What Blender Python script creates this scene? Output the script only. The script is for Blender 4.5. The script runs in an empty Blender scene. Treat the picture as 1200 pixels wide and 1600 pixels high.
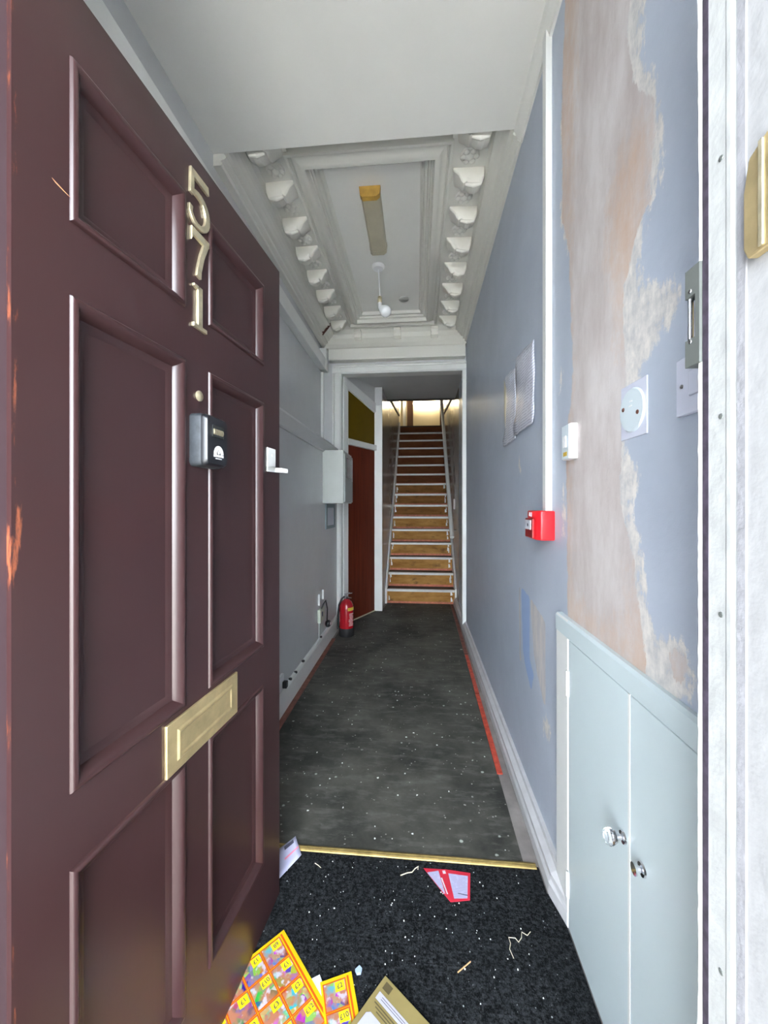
import bpy, bmesh, math, random
import numpy as np
from mathutils import Matrix, Vector

random.seed(7)
S = bpy.context.scene
COL = S.collection
PI = math.pi

# ------------------------------------------------------------------ camera, sky, exposure
cd = bpy.data.cameras.new('camera')
cam = bpy.data.objects.new('camera', cd)
COL.objects.link(cam)
cam.location = (0, 0, 1.27)
cam.rotation_euler = (PI / 2, 0, math.atan(52 / 600.0))
cd.sensor_fit = 'HORIZONTAL'
cd.sensor_width = 36
cd.lens = 18.0
cd.shift_y = -10 / 1200.0
cd.clip_start = 0.01
cd.clip_end = 200
S.camera = cam

W = bpy.data.worlds.new('sky')
S.world = W
W.use_nodes = True
bgn = W.node_tree.nodes['Background']
bgn.inputs[0].default_value = (0.88, 0.95, 1.03, 1)      # bright overcast street sky
bgn.inputs[1].default_value = 2.0

S.view_settings.view_transform = 'Standard'
S.view_settings.look = 'None'
S.view_settings.gamma = 1
S.view_settings.use_curve_mapping = False
S.view_settings.exposure = 4.05
S.cycles.max_bounces = 14
S.cycles.diffuse_bounces = 10
S.cycles.glossy_bounces = 6
S.cycles.use_denoising = True
S.cycles.sample_clamp_indirect = 8

# ------------------------------------------------------------------ materials
def nodes(m):
    m.use_nodes = True
    nt = m.node_tree
    return nt, nt.nodes, nt.links, nt.nodes['Principled BSDF']

def M(name, col, rough=.5, metal=0., var=0., vs=6., bump=0., bs=80., coat=0., emit=0., stretch=None, spec=.5, rvar=0.):
    m = bpy.data.materials.new(name)
    nt, N, L, P = nodes(m)
    c = (col[0], col[1], col[2], 1)
    P.inputs['Base Color'].default_value = c
    P.inputs['Roughness'].default_value = rough
    P.inputs['Metallic'].default_value = metal
    P.inputs['Coat Weight'].default_value = coat
    P.inputs['Specular IOR Level'].default_value = spec
    if emit:
        P.inputs['Emission Color'].default_value = c
        P.inputs['Emission Strength'].default_value = emit
    if var or bump or rvar:
        tc = N.new('ShaderNodeTexCoord')
        src = tc.outputs['Object']
        if stretch:
            mp = N.new('ShaderNodeMapping'); mp.inputs['Scale'].default_value = stretch
            L.new(src, mp.inputs[0]); src = mp.outputs[0]
        n = N.new('ShaderNodeTexNoise'); n.inputs['Scale'].default_value = vs
        n.inputs['Detail'].default_value = 6; n.inputs['Roughness'].default_value = .6
        L.new(src, n.inputs['Vector'])
        if var:
            r = N.new('ShaderNodeValToRGB')
            r.color_ramp.elements[0].position = .3; r.color_ramp.elements[1].position = .7
            r.color_ramp.elements[0].color = tuple(x * (1 - var) for x in col[:3]) + (1,)
            r.color_ramp.elements[1].color = tuple(min(1, x * (1 + var)) for x in col[:3]) + (1,)
            L.new(n.outputs[0], r.inputs[0]); L.new(r.outputs[0], P.inputs['Base Color'])
        if rvar:
            mr = N.new('ShaderNodeMapRange')
            mr.inputs[3].default_value = max(.02, rough - rvar); mr.inputs[4].default_value = rough + rvar
            mr.inputs[1].default_value = .3; mr.inputs[2].default_value = .7
            L.new(n.outputs[0], mr.inputs[0]); L.new(mr.outputs[0], P.inputs['Roughness'])
        if bump:
            n2 = N.new('ShaderNodeTexNoise'); n2.inputs['Scale'].default_value = bs; n2.inputs['Detail'].default_value = 4
            L.new(src, n2.inputs['Vector'])
            b = N.new('ShaderNodeBump'); b.inputs['Strength'].default_value = bump; b.inputs['Distance'].default_value = .004
            L.new(n2.outputs[0], b.inputs['Height']); L.new(b.outputs[0], P.inputs['Normal'])
    return m

def mix(nt, fac, a, b):
    x = nt.nodes.new('ShaderNodeMix'); x.data_type = 'RGBA'
    for s, v in ((x.inputs[0], fac), (x.inputs[6], a), (x.inputs[7], b)):
        if hasattr(v, 'is_output'): nt.links.new(v, s)
        elif isinstance(v, tuple): s.default_value = (v[0], v[1], v[2], 1)
        else: s.default_value = v
    return x.outputs[2]

def noise(nt, src, scale, detail=5, rough=.6):
    n = nt.nodes.new('ShaderNodeTexNoise')
    n.inputs['Scale'].default_value = scale; n.inputs['Detail'].default_value = detail; n.inputs['Roughness'].default_value = rough
    nt.links.new(src, n.inputs['Vector'])
    return n.outputs[0]

def mth(nt, op, a, b=0., c=None):
    x = nt.nodes.new('ShaderNodeMath'); x.operation = op
    for i, v in enumerate((a, b) if c is None else (a, b, c)):
        if hasattr(v, 'is_output'): nt.links.new(v, x.inputs[i])
        else: x.inputs[i].default_value = v
    return x.outputs[0]

def ramp01(nt, v, lo, hi):
    x = nt.nodes.new('ShaderNodeMapRange'); x.inputs[1].default_value = lo; x.inputs[2].default_value = hi
    nt.links.new(v, x.inputs[0])
    return x.outputs[0]

def coords(nt, scale=None):
    tc = nt.nodes.new('ShaderNodeTexCoord'); s = tc.outputs['Object']
    if scale:
        mp = nt.nodes.new('ShaderNodeMapping'); mp.inputs['Scale'].default_value = scale
        nt.links.new(s, mp.inputs[0]); s = mp.outputs[0]
    return s

def bump(nt, P, h, strength, dist):
    b = nt.nodes.new('ShaderNodeBump'); b.inputs['Strength'].default_value = strength; b.inputs['Distance'].default_value = dist
    nt.links.new(h, b.inputs['Height']); nt.links.new(b.outputs[0], P.inputs['Normal'])

GREY = (.54, .55, .555)
m_wall = M('grey_wall_paint', GREY, .30, var=.05, vs=3, bump=.12, bs=30)
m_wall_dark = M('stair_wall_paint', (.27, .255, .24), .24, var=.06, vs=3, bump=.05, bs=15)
m_white = M('white_gloss_paint', (.72, .73, .71), .32, var=.04, vs=5)
m_ceil = M('ceiling_paint', (.76, .755, .72), .75, var=.02, vs=4)
m_plaster_white = M('ornamental_plaster', (.68, .67, .62), .6, var=.02, vs=6, bump=.05, bs=60)
m_corbel = M('corbel_plaster', (.78, .76, .70), .6, var=.03, vs=12, bump=.08, bs=70)
m_cup = M('cupboard_paint', (.56, .645, .665), .30, var=.02, vs=4)
m_jamb = M('jamb_white', (.365, .37, .36), .55, var=.10, vs=30, bump=.35, bs=50, spec=.3)
m_render = M('white_render', (.295, .293, .293), .8, var=.05, vs=30, bump=.35, bs=45, spec=.2)
m_band = M('lavender_white_paint', (.265, .262, .276), .6, var=.08, vs=40, bump=.5, bs=70, spec=.2)
m_cream = M('peeling_cream', (.80, .78, .70), .5, var=.12, vs=25, bump=.4, bs=60)
m_seal = M('brush_seal', (.035, .025, .04), .8, var=.6, vs=90)
m_steel_grey = M('grey_metal', (.13, .14, .13), .45, metal=.3, var=.1, vs=20)
m_chrome = M('chrome', (.75, .75, .78), .12, metal=1)
m_brass = M('worn_brass', (.60, .47, .25), .38, metal=.75, var=.18, vs=22, rvar=.10)
m_pale_brass = M('pale_brass', (.60, .53, .36), .36, metal=.75, var=.25, vs=40, rvar=.1)
m_black = M('black_plastic', (.012, .013, .016), .28, var=.2, vs=20)
m_black_matt = M('black_rubber', (.014, .014, .015), .6)
m_white_plastic = M('white_plastic', (.78, .79, .80), .3)
m_plate = M('blanking_plate_plastic', (.62, .70, .74), .35)
m_lilac_plate = M('switch_plate_plastic', (.60, .62, .72), .35)
m_red = M('red_plastic', (.72, .012, .02), .3)
m_darkred = M('dark_red_plastic', (.30, .008, .012), .3)
m_redtape = M('red_gripper', (.50, .07, .04), .6, var=.35, vs=30)
m_redold = M('old_red_gripper', (.20, .075, .055), .7, var=.35, vs=20)
m_tread = M('stair_tread', (.045, .033, .028), .6, var=.2, vs=10)
m_nosing = M('stair_nosing', (.60, .60, .58), .45, metal=.1, var=.06, vs=8)
m_pinkline = M('riser_base_paint', (.50, .16, .09), .6, var=.3, vs=20)
m_brown_door = M('red_brown_door', (.115, .020, .008), .6, spec=.15, var=.25, vs=4, stretch=(6, 6, .5))
m_mustard = M('mustard_transom', (.12, .075, .004), .6, spec=.1, var=.15, vs=3)
m_bframe = M('brown_wood_frame', (.16, .085, .05), .45, var=.15, vs=5)
m_creamwall = M('cream_wall', (.62, .55, .38), .5, var=.03, vs=3)
m_pave = M('pavement', (.62, .58, .51), .9, var=.15, vs=3)
m_paper = M('white_paper', (.56, .57, .62), .6)
m_lilac = M('lilac_paper', (.44, .44, .60), .55)
m_redpaper = M('red_print', (.52, .02, .045), .5)
m_pinkpaper = M('pink_print', (.80, .25, .35), .5)
m_dark_print = M('dark_print', (.05, .05, .08), .6)
m_envelope = M('manila_paper', (.24, .19, .07), .6, var=.08, vs=15)
m_env_dark = M('brown_print', (.09, .07, .03), .6)
m_tag = M('bright_yellow_print', (.80, .62, .006), .45)
m_yellow = M('yellow_print', (.66, .46, .004), .45)
m_orange = M('orange_print', (.55, .085, .004), .45)
m_straw = M('straw', (.62, .56, .42), .8)
m_specks = M('paint_chip', (.70, .72, .68), .6)
m_meter = M('meter_case', (.52, .55, .52), .45, var=.04, vs=8)
m_meter_side = M('meter_side', (.34, .36, .35), .45)
m_screen = M('dark_screen', (.02, .022, .022), .2)
m_frame_blue = M('blue_grey_frame', (.20, .25, .27), .5)
m_diffuser = M('yellowed_diffuser', (.47, .43, .32), .4, var=.08, vs=6)
m_amber = M('amber_end_cap', (.50, .30, .06), .4, var=.2, vs=20)
m_bulb = M('white_bulb', (.80, .82, .84), .2)
m_skirt = M('grey_white_skirting', (.52, .52, .53), .4, var=.08, vs=12)
m_floorbase = M('bare_floor', (.22, .20, .19), .85, var=.25, vs=8)
m_rust = M('dark_red_pipe', (.10, .03, .02), .5, var=.3, vs=20)
m_label_yellow = M('yellow_label', (.55, .36, .03), .5)
m_lamp = M('lamp_glow', (1.0, .86, .62), .5, emit=4.5)

def glass(name, tint=(1, 1, 1), amount=.12):
    m = bpy.data.materials.new(name); nt, N, L, P = nodes(m)
    t = N.new('ShaderNodeBsdfTransparent'); t.inputs[0].default_value = (*tint, 1)
    g = N.new('ShaderNodeBsdfGlossy'); g.inputs['Roughness'].default_value = .03
    x = N.new('ShaderNodeMixShader'); x.inputs[0].default_value = amount
    L.new(t.outputs[0], x.inputs[1]); L.new(g.outputs[0], x.inputs[2])
    L.new(x.outputs[0], N['Material Output'].inputs[0])
    return m
m_pane = glass('window_glass')
m_crystal = bpy.data.materials.new('crystal_knob')
_nt, _N, _L, _P = nodes(m_crystal)
_P.inputs['Base Color'].default_value = (.95, .97, 1, 1); _P.inputs['Roughness'].default_value = .05
_P.inputs['Transmission Weight'].default_value = 1.0; _P.inputs['IOR'].default_value = 1.5

def mat_door():
    m = bpy.data.materials.new('maroon_door_paint'); nt, N, L, P = nodes(m)
    s = coords(nt)
    base = mix(nt, ramp01(nt, noise(nt, s, 3, 3), .1, .9), (.030, .0125, .0135), (.043, .0185, .0185))
    # orange bare scrapes along the hinge edge and a few dusty scuffs
    sep = N.new('ShaderNodeSeparateXYZ'); L.new(s, sep.inputs[0])
    edge = ramp01(nt, sep.outputs[0], .022, .004)
    st = coords(nt, (45, 45, 7))
    scr = ramp01(nt, mth(nt, 'ADD', mth(nt, 'MULTIPLY', edge, .16), noise(nt, st, 1.0, 6, .7)), .71, .80)
    hgt = mth(nt, 'MULTIPLY', ramp01(nt, sep.outputs[2], .35, .6), ramp01(nt, sep.outputs[2], 2.0, 1.8))
    scr = mth(nt, 'MULTIPLY', mth(nt, 'MULTIPLY', scr, hgt), ramp01(nt, sep.outputs[0], .034, .028))
    c = mix(nt, scr, base, (.26, .075, .035))
    L.new(c, P.inputs['Base Color'])
    r = N.new('ShaderNodeMapRange'); r.inputs[1].default_value = .1; r.inputs[2].default_value = .9
    r.inputs[3].default_value = .27; r.inputs[4].default_value = .31
    L.new(noise(nt, s, 2.5, 2), r.inputs[0]); L.new(r.outputs[0], P.inputs['Roughness'])
    bump(nt, P, noise(nt, coords(nt, (30, 30, 2)), 2.0, 3), .05, .002)
    return m
m_door = mat_door()

def mat_wall_patched():
    m = bpy.data.materials.new('patched_grey_wall'); nt, N, L, P = nodes(m)
    s = coords(nt)
    def attr(n):
        a = N.new('ShaderNodeAttribute'); a.attribute_name = n; return a.outputs['Fac']
    fine = mth(nt, 'SUBTRACT', noise(nt, s, 26, 7, .72), .5)
    streak = mth(nt, 'SUBTRACT', noise(nt, coords(nt, (1, 14, 3.0)), 2.2, 6, .7), .5)
    edge = mth(nt, 'ADD', mth(nt, 'MULTIPLY', fine, .8), mth(nt, 'MULTIPLY', streak, .9))
    grey = mix(nt, ramp01(nt, noise(nt, s, 3), .35, .65), (.41, .455, .535), (.455, .50, .58))
    a = attr('filler')
    fil = ramp01(nt, mth(nt, 'ADD', a, mth(nt, 'MULTIPLY', edge, mth(nt, 'MULTIPLY', ramp01(nt, a, .0, .12), 1.3))), .46, .60)
    fcol = mix(nt, ramp01(nt, mth(nt, 'ADD', streak, fine), -.15, .2), (.52, .50, .48), (.80, .74, .67))
    c = mix(nt, mth(nt, 'MULTIPLY', fil, .85), grey, fcol)
    pa = attr('plaster')
    pl = ramp01(nt, mth(nt, 'ADD', pa, mth(nt, 'MULTIPLY', edge, mth(nt, 'MULTIPLY', ramp01(nt, pa, .0, .12), .9))), .47, .54)
    pcol = mix(nt, ramp01(nt, noise(nt, coords(nt, (1, 3.2, 1.3)), 2.6, 6, .65), .34, .64), (.475, .415, .395), (.62, .575, .56))
    og = ramp01(nt, mth(nt, 'ADD', mth(nt, 'MULTIPLY', attr('orange'), .8), mth(nt, 'ADD', mth(nt, 'MULTIPLY', streak, .9), mth(nt, 'MULTIPLY', fine, .9))), .30, .95)
    pcol = mix(nt, mth(nt, 'MULTIPLY', og, .75), pcol, (.57, .38, .26))
    c = mix(nt, pl, c, pcol)
    b = attr('blue')
    bl = ramp01(nt, mth(nt, 'ADD', b, mth(nt, 'MULTIPLY', edge, .5)), .47, .56)
    c = mix(nt, mth(nt, 'MULTIPLY', bl, .9), c, (.27, .38, .62))
    t = attr('beige')
    be = ramp01(nt, mth(nt, 'ADD', t, mth(nt, 'MULTIPLY', edge, .6)), .47, .56)
    c = mix(nt, mth(nt, 'MULTIPLY', be, .9), c, mix(nt, ramp01(nt, streak, -.1, .1), (.45, .43, .44), (.58, .53, .49)))
    L.new(c, P.inputs['Base Color'])
    rr = N.new('ShaderNodeMapRange'); rr.inputs[3].default_value = .46; rr.inputs[4].default_value = .8
    L.new(mth(nt, 'MAXIMUM', pl, mth(nt, 'MAXIMUM', fil, be)), rr.inputs[0]); L.new(rr.outputs[0], P.inputs['Roughness']); P.inputs['Specular IOR Level'].default_value = .28
    bump(nt, P, mth(nt, 'ADD', noise(nt, s, 30, 4), mth(nt, 'MULTIPLY', mth(nt, 'ADD', pl, fil), .5)), .25, .004)
    return m
m_patched = mat_wall_patched()

def mat_vinyl():
    m = bpy.data.materials.new('dirty_vinyl'); nt, N, L, P = nodes(m)
    s = coords(nt)
    c = mix(nt, ramp01(nt, noise(nt, s, 2.2, 7, .65), .36, .66), (.027, .028, .025), (.102, .100, .085))
    c = mix(nt, mth(nt, 'MULTIPLY', ramp01(nt, noise(nt, coords(nt, (1.2, 4, 1)), 6, 6, .7), .50, .75), .6), c, (.18, .18, .16))
    for sc, lo, hi, thr, col in ((9, .13, .09, .60, (.50, .52, .48)), (21, .17, .10, .58, (.46, .50, .45)), (45, .2, .1, .56, (.40, .40, .36))):
        v = N.new('ShaderNodeTexVoronoi'); v.inputs['Scale'].default_value = sc; L.new(s, v.inputs['Vector'])
        d = mth(nt, 'ADD', v.outputs['Distance'], mth(nt, 'MULTIPLY', mth(nt, 'SUBTRACT', noise(nt, s, sc * 5, 3), .5), .14))
        k = mth(nt, 'MULTIPLY', ramp01(nt, d, lo, hi), ramp01(nt, noise(nt, s, sc * .37, 2), thr, thr + .03))
        c = mix(nt, mth(nt, 'MULTIPLY', k, .85), c, col)
    L.new(c, P.inputs['Base Color']); P.inputs['Roughness'].default_value = .6; P.inputs['Specular IOR Level'].default_value = .25
    bump(nt, P, noise(nt, s, 40, 4), .2, .003)
    return m

def mat_carpet():
    m = bpy.data.materials.new('charcoal_ribbed_carpet'); nt, N, L, P = nodes(m)
    s = coords(nt)
    c = mix(nt, ramp01(nt, noise(nt, s, 105, 5, .85), .44, .66), (.0015, .002, .0025), (.042, .045, .049))
    c = mix(nt, mth(nt, 'MULTIPLY', ramp01(nt, noise(nt, s, 5, 4), .4, .7), .3), c, (.014, .016, .018))
    for sc, col in ((60, (.30, .33, .33)), (110, (.20, .22, .22))):
        v = N.new('ShaderNodeTexVoronoi'); v.inputs['Scale'].default_value = sc; L.new(s, v.inputs['Vector'])
        k = mth(nt, 'MULTIPLY', ramp01(nt, v.outputs['Distance'], .16, .10), ramp01(nt, noise(nt, s, sc * .31, 2), .60, .63))
        c = mix(nt, k, c, col)
    L.new(c, P.inputs['Base Color']); P.inputs['Roughness'].default_value = .95
    P.inputs['Specular IOR Level'].default_value = .1
    w = N.new('ShaderNodeTexWave'); w.inputs['Scale'].default_value = 32; w.bands_direction = 'Y'
    w.inputs['Distortion'].default_value = 2; L.new(s, w.inputs['Vector'])
    bump(nt, P, mth(nt, 'ADD', mth(nt, 'MULTIPLY', w.outputs['Fac'], .10), noise(nt, s, 110, 4)), .7, .005)
    return m

def mat_riser(nm, ca, cb, cs):
    m = bpy.data.materials.new(nm); nt, N, L, P = nodes(m)
    s = coords(nt)
    c = mix(nt, ramp01(nt, noise(nt, coords(nt, (1, 1, 4)), 4, 6), .35, .68), ca, cb)
    c = mix(nt, mth(nt, 'MULTIPLY', ramp01(nt, noise(nt, coords(nt, (1.4, 1, 3)), 5, 5), .56, .70), .75), c, cs)
    L.new(c, P.inputs['Base Color']); P.inputs['Roughness'].default_value = .7; P.inputs['Specular IOR Level'].default_value = .15
    return m

def mat_products():
    m = bpy.data.materials.new('printed_groceries'); nt, N, L, P = nodes(m)
    s = coords(nt)
    v = N.new('ShaderNodeTexVoronoi'); v.inputs['Scale'].default_value = 52; L.new(s, v.inputs['Vector'])
    h = N.new('ShaderNodeHueSaturation'); h.inputs['Saturation'].default_value = 1.0; h.inputs['Value'].default_value = .45
    L.new(v.outputs['Color'], h.inputs['Color'])
    c = mix(nt, ramp01(nt, noise(nt, s, 34, 2), .45, .62), h.outputs[0], (.40, .16, .09))
    c = mix(nt, mth(nt, 'MULTIPLY', ramp01(nt, noise(nt, s, 30, 3), .56, .62), .8), c, (.50, .48, .56))
    L.new(c, P.inputs['Base Color']); P.inputs['Roughness'].default_value = .45
    return m
m_products = mat_products()

def mat_text(name, paper, ink, scale, axis):
    m = bpy.data.materials.new(name); nt, N, L, P = nodes(m)
    s = coords(nt)
    w = N.new('ShaderNodeTexWave'); w.bands_direction = axis; w.inputs['Scale'].default_value = scale; L.new(s, w.inputs['Vector'])
    k = mth(nt, 'MULTIPLY', ramp01(nt, w.outputs['Fac'], .55, .7), ramp01(nt, noise(nt, s, 60, 2), .38, .46))
    L.new(mix(nt, mth(nt, 'MULTIPLY', k, .55), paper, ink), P.inputs['Base Color'])
    P.inputs['Roughness'].default_value = .35
    return m
m_notice = mat_text('typed_notice', (.60, .61, .69), (.20, .21, .30), 26, 'Z')
m_fineprint = mat_text('fine_print', (.42, .42, .58), (.20, .18, .36), 60, 'Y')

# ------------------------------------------------------------------ mesh building
class MB:
    def __init__(s): s.v = []; s.f = []; s.m = []
    def add(s, vs, fs, mi=0):
        o = len(s.v); s.v += [tuple(p) for p in vs]; s.f += [tuple(i + o for i in f) for f in fs]; s.m += [mi] * len(fs)
        return s
    def box(s, x0, x1, y0, y1, z0, z1, mi=0):
        return s.add([(x0, y0, z0), (x1, y0, z0), (x1, y1, z0), (x0, y1, z0), (x0, y0, z1), (x1, y0, z1), (x1, y1, z1), (x0, y1, z1)],
              [(0, 3, 2, 1), (4, 5, 6, 7), (0, 1, 5, 4), (1, 2, 6, 5), (2, 3, 7, 6), (3, 0, 4, 7)], mi)
    def prism(s, poly, fn, w0, w1, mi=0):
        n = len(poly)
        vs = [fn(u, v, w0) for u, v in poly] + [fn(u, v, w1) for u, v in poly]
        fs = [tuple(range(n))[::-1], tuple(range(n, 2 * n))] + [(i, (i + 1) % n, n + (i + 1) % n, n + i) for i in range(n)]
        return s.add(vs, fs, mi)
    def loft(s, rings, mi=0, cap=True, closed=True):
        n = len(rings[0]); vs = [p for r in rings for p in r]; fs = []
        for k in range(len(rings) - 1):
            for i in range(n if closed else n - 1):
                j = (i + 1) % n
                fs.append((k * n + i, k * n + j, (k + 1) * n + j, (k + 1) * n + i))
        if cap and closed:
            fs.append(tuple(range(n))[::-1]); fs.append(tuple(range((len(rings) - 1) * n, len(rings) * n)))
        return s.add(vs, fs, mi)
    def tube(s, pts, r, seg=10, mi=0):
        pts = [Vector(p) for p in pts]; rings = []
        rs = r if isinstance(r, (list, tuple)) else [r] * len(pts)
        up = None
        for i, p in enumerate(pts):
            d = (pts[min(i + 1, len(pts) - 1)] - pts[max(i - 1, 0)]).normalized()
            if up is None: up = Vector((0, 0, 1)) if abs(d.z) < .9 else Vector((1, 0, 0))
            a = d.cross(up).normalized(); b = a.cross(d).normalized(); up = b
            rings.append([tuple(p + (a * math.cos(t) + b * math.sin(t)) * rs[i]) for t in [2 * PI * k / seg for k in range(seg)]])
        return s.loft(rings, mi)
    def lathe(s, prof, o, d, seg=20, mi=0):
        o = Vector(o); d = Vector(d).normalized()
        return s.tube2([o + d * h for r, h in prof], [r for r, h in prof], d, seg, mi)
    def tube2(s, pts, rs, d, seg, mi):
        up = Vector((0, 0, 1)) if abs(d.z) < .9 else Vector((1, 0, 0))
        a = d.cross(up).normalized(); b = a.cross(d).normalized()
        return s.loft([[tuple(p + (a * math.cos(2 * PI * k / seg) + b * math.sin(2 * PI * k / seg)) * max(r, 1e-5)) for k in range(seg)] for p, r in zip(pts, rs)], mi)

MATS = {}
def root_matrix(o):
    return MATS.get(o.name, Matrix.Identity(4))

def obj(name, mb, mats, parent=None, bevel=0., smooth=False, local=False, seg=2, **props):
    me = bpy.data.meshes.new(name)
    me.from_pydata(mb.v, [], mb.f)
    for m in (mats if isinstance(mats, (list, tuple)) else [mats]): me.materials.append(m)
    me.polygons.foreach_set('material_index', mb.m)
    bm = bmesh.new(); bm.from_mesh(me)
    bmesh.ops.remove_doubles(bm, verts=bm.verts, dist=1e-6)
    bmesh.ops.recalc_face_normals(bm, faces=bm.faces)
    if bevel:
        es = [e for e in bm.edges if len(e.link_faces) == 2 and e.calc_face_angle(0) > .5]
        bmesh.ops.bevel(bm, geom=es, offset=bevel, segments=seg, affect='EDGES', profile=.5, clamp_overlap=True)
    if smooth:
        for f in bm.faces: f.smooth = True
        for e in bm.edges:
            if len(e.link_faces) == 2 and e.calc_face_angle(0) > .7: e.smooth = False
    o = bpy.data.objects.new(name, me)
    if parent and not local:
        bmesh.ops.transform(bm, matrix=root_matrix(parent).inverted(), verts=bm.verts)
    bm.to_mesh(me); bm.free()
    COL.objects.link(o)
    if parent:
        o.parent = parent
        MATS[o.name] = root_matrix(parent)
    for k, v in props.items(): o[k] = v
    return o

def thing(name, label, cat, loc=(0, 0, 0), rotz=0., group=None, kind=None):
    o = bpy.data.objects.new(name, None); COL.objects.link(o)
    o.empty_display_size = .05
    o.location = loc; o.rotation_euler = (0, 0, rotz)
    MATS[o.name] = Matrix.Translation(loc) @ Matrix.Rotation(rotz, 4, 'Z')
    o['label'] = label; o['category'] = cat
    if group: o['group'] = group
    if kind: o['kind'] = kind
    return o

def tag(o, label, cat, group=None, kind=None):
    o['label'] = label; o['category'] = cat
    if group: o['group'] = group
    if kind: o['kind'] = kind
    return o

def struct(name, mb, mat, label, cat, **k):
    o = obj(name, mb, mat, **k); return tag(o, label, cat, kind='structure')

def copy_tree(src, parent=None):
    c = src.copy(); COL.objects.link(c)
    if parent: c.parent = parent
    for ch in list(src.children): copy_tree(ch, c)
    return c

# ================================================================== STRUCTURE
XR = lambda y: .465 + .009 * (y - 1)          # right hall wall
XS_L = lambda y: -.420 + .012 * (y - 4.6)     # left stair wall
XS_R = lambda y: .497 + .012 * (y - 4.6)      # right stair wall

# ground outside
b = MB().box(-6, 6, -14, .40, -.30, -.02)
struct('pavement', b, m_pave, 'pale concrete pavement outside the front doorway', 'pavement')
# floor slab
b = MB().box(-1.15, .75, .40, 5.3, -.2, 0)
b.box(-.60, .75, 5.2, 8.1, -.2, 0).box(-1.7, 1.9, 8.0, 8.1, -.2, 2.8)
struct('floor', b, m_floorbase, 'bare floor strip along the edges of the hall', 'floor')
b = MB().prism([(-.795, 1.395), (.375, 1.395), (.42, 4.99), (-.38, 4.99), (-.43, 4.62), (-.52, 4.60), (-.78, 4.06), (-.79, 3.6)], lambda u, v, w: (u, v, w), -.001, .003)
tag(obj('vinyl_flooring', b, mat_vinyl()), 'scuffed dark grey vinyl flooring flecked with white paint along the hall', 'flooring')
b = MB().prism([(-.82, .50), (.4495, .50), (.4485, 1.29), (.422, 1.293), (.422, 1.385), (-.82, 1.385)], lambda u, v, w: (u, v, w), -.001, .005)
tag(obj('entrance_carpet', b, mat_carpet()), 'charcoal ribbed entrance carpet with crumbs between doorway and brass strip', 'carpet')
b = MB().prism([(0, 0), (.028, 0), (.024, .005), (.016, .008), (.012, .006), (.008, .008), (.003, .005)], lambda u, v, w: (w, 1.374 + u, .003 + v), -.62, .414)
tag(obj('threshold_strip', b, M('dull_brass', (.34, .25, .09), .5, metal=.7, var=.3, vs=30)), 'brass threshold strip between charcoal carpet and grey vinyl', 'threshold strip')

# left wall (thicker below the rail)
b = MB()
b.box(-1.10, -.83, .46, 3.95, 0, 1.80)
b.box(-1.15, -.985, .46, 3.95, 1.75, 3.30)
WL = struct('wall_left', b, m_wall, 'pale grey painted hall wall behind the open front door', 'wall')
b = MB().prism([(-.84, 1.745), (-.818, 1.745), (-.812, 1.755), (-.812, 1.842), (-.82, 1.86), (-.99, 1.862), (-.99, 1.80), (-.84, 1.80)], lambda u, v, w: (u, w, v), .48, 3.945)
obj('ledge_board', b, m_wall, WL)
b = MB().prism([(-.835, 0), (-.808, 0), (-.808, .128), (-.815, .146), (-.835, .15)], lambda u, v, w: (u, w, v), .48, 3.945)
struct('baseboard_left', b, m_white, 'white chipped skirting board along the left wall', 'skirting board')
# boxed pipe run high on the left wall
b = MB().box(-1.0, -.92, .48, 3.86, 2.64, 2.755).box(-.985, -.915, 3.80, 3.90, 2.64, 2.86)
struct('trim_1', b, m_white, 'white boxed-in pipe casing high along the left wall', 'casing', bevel=.004)

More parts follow.
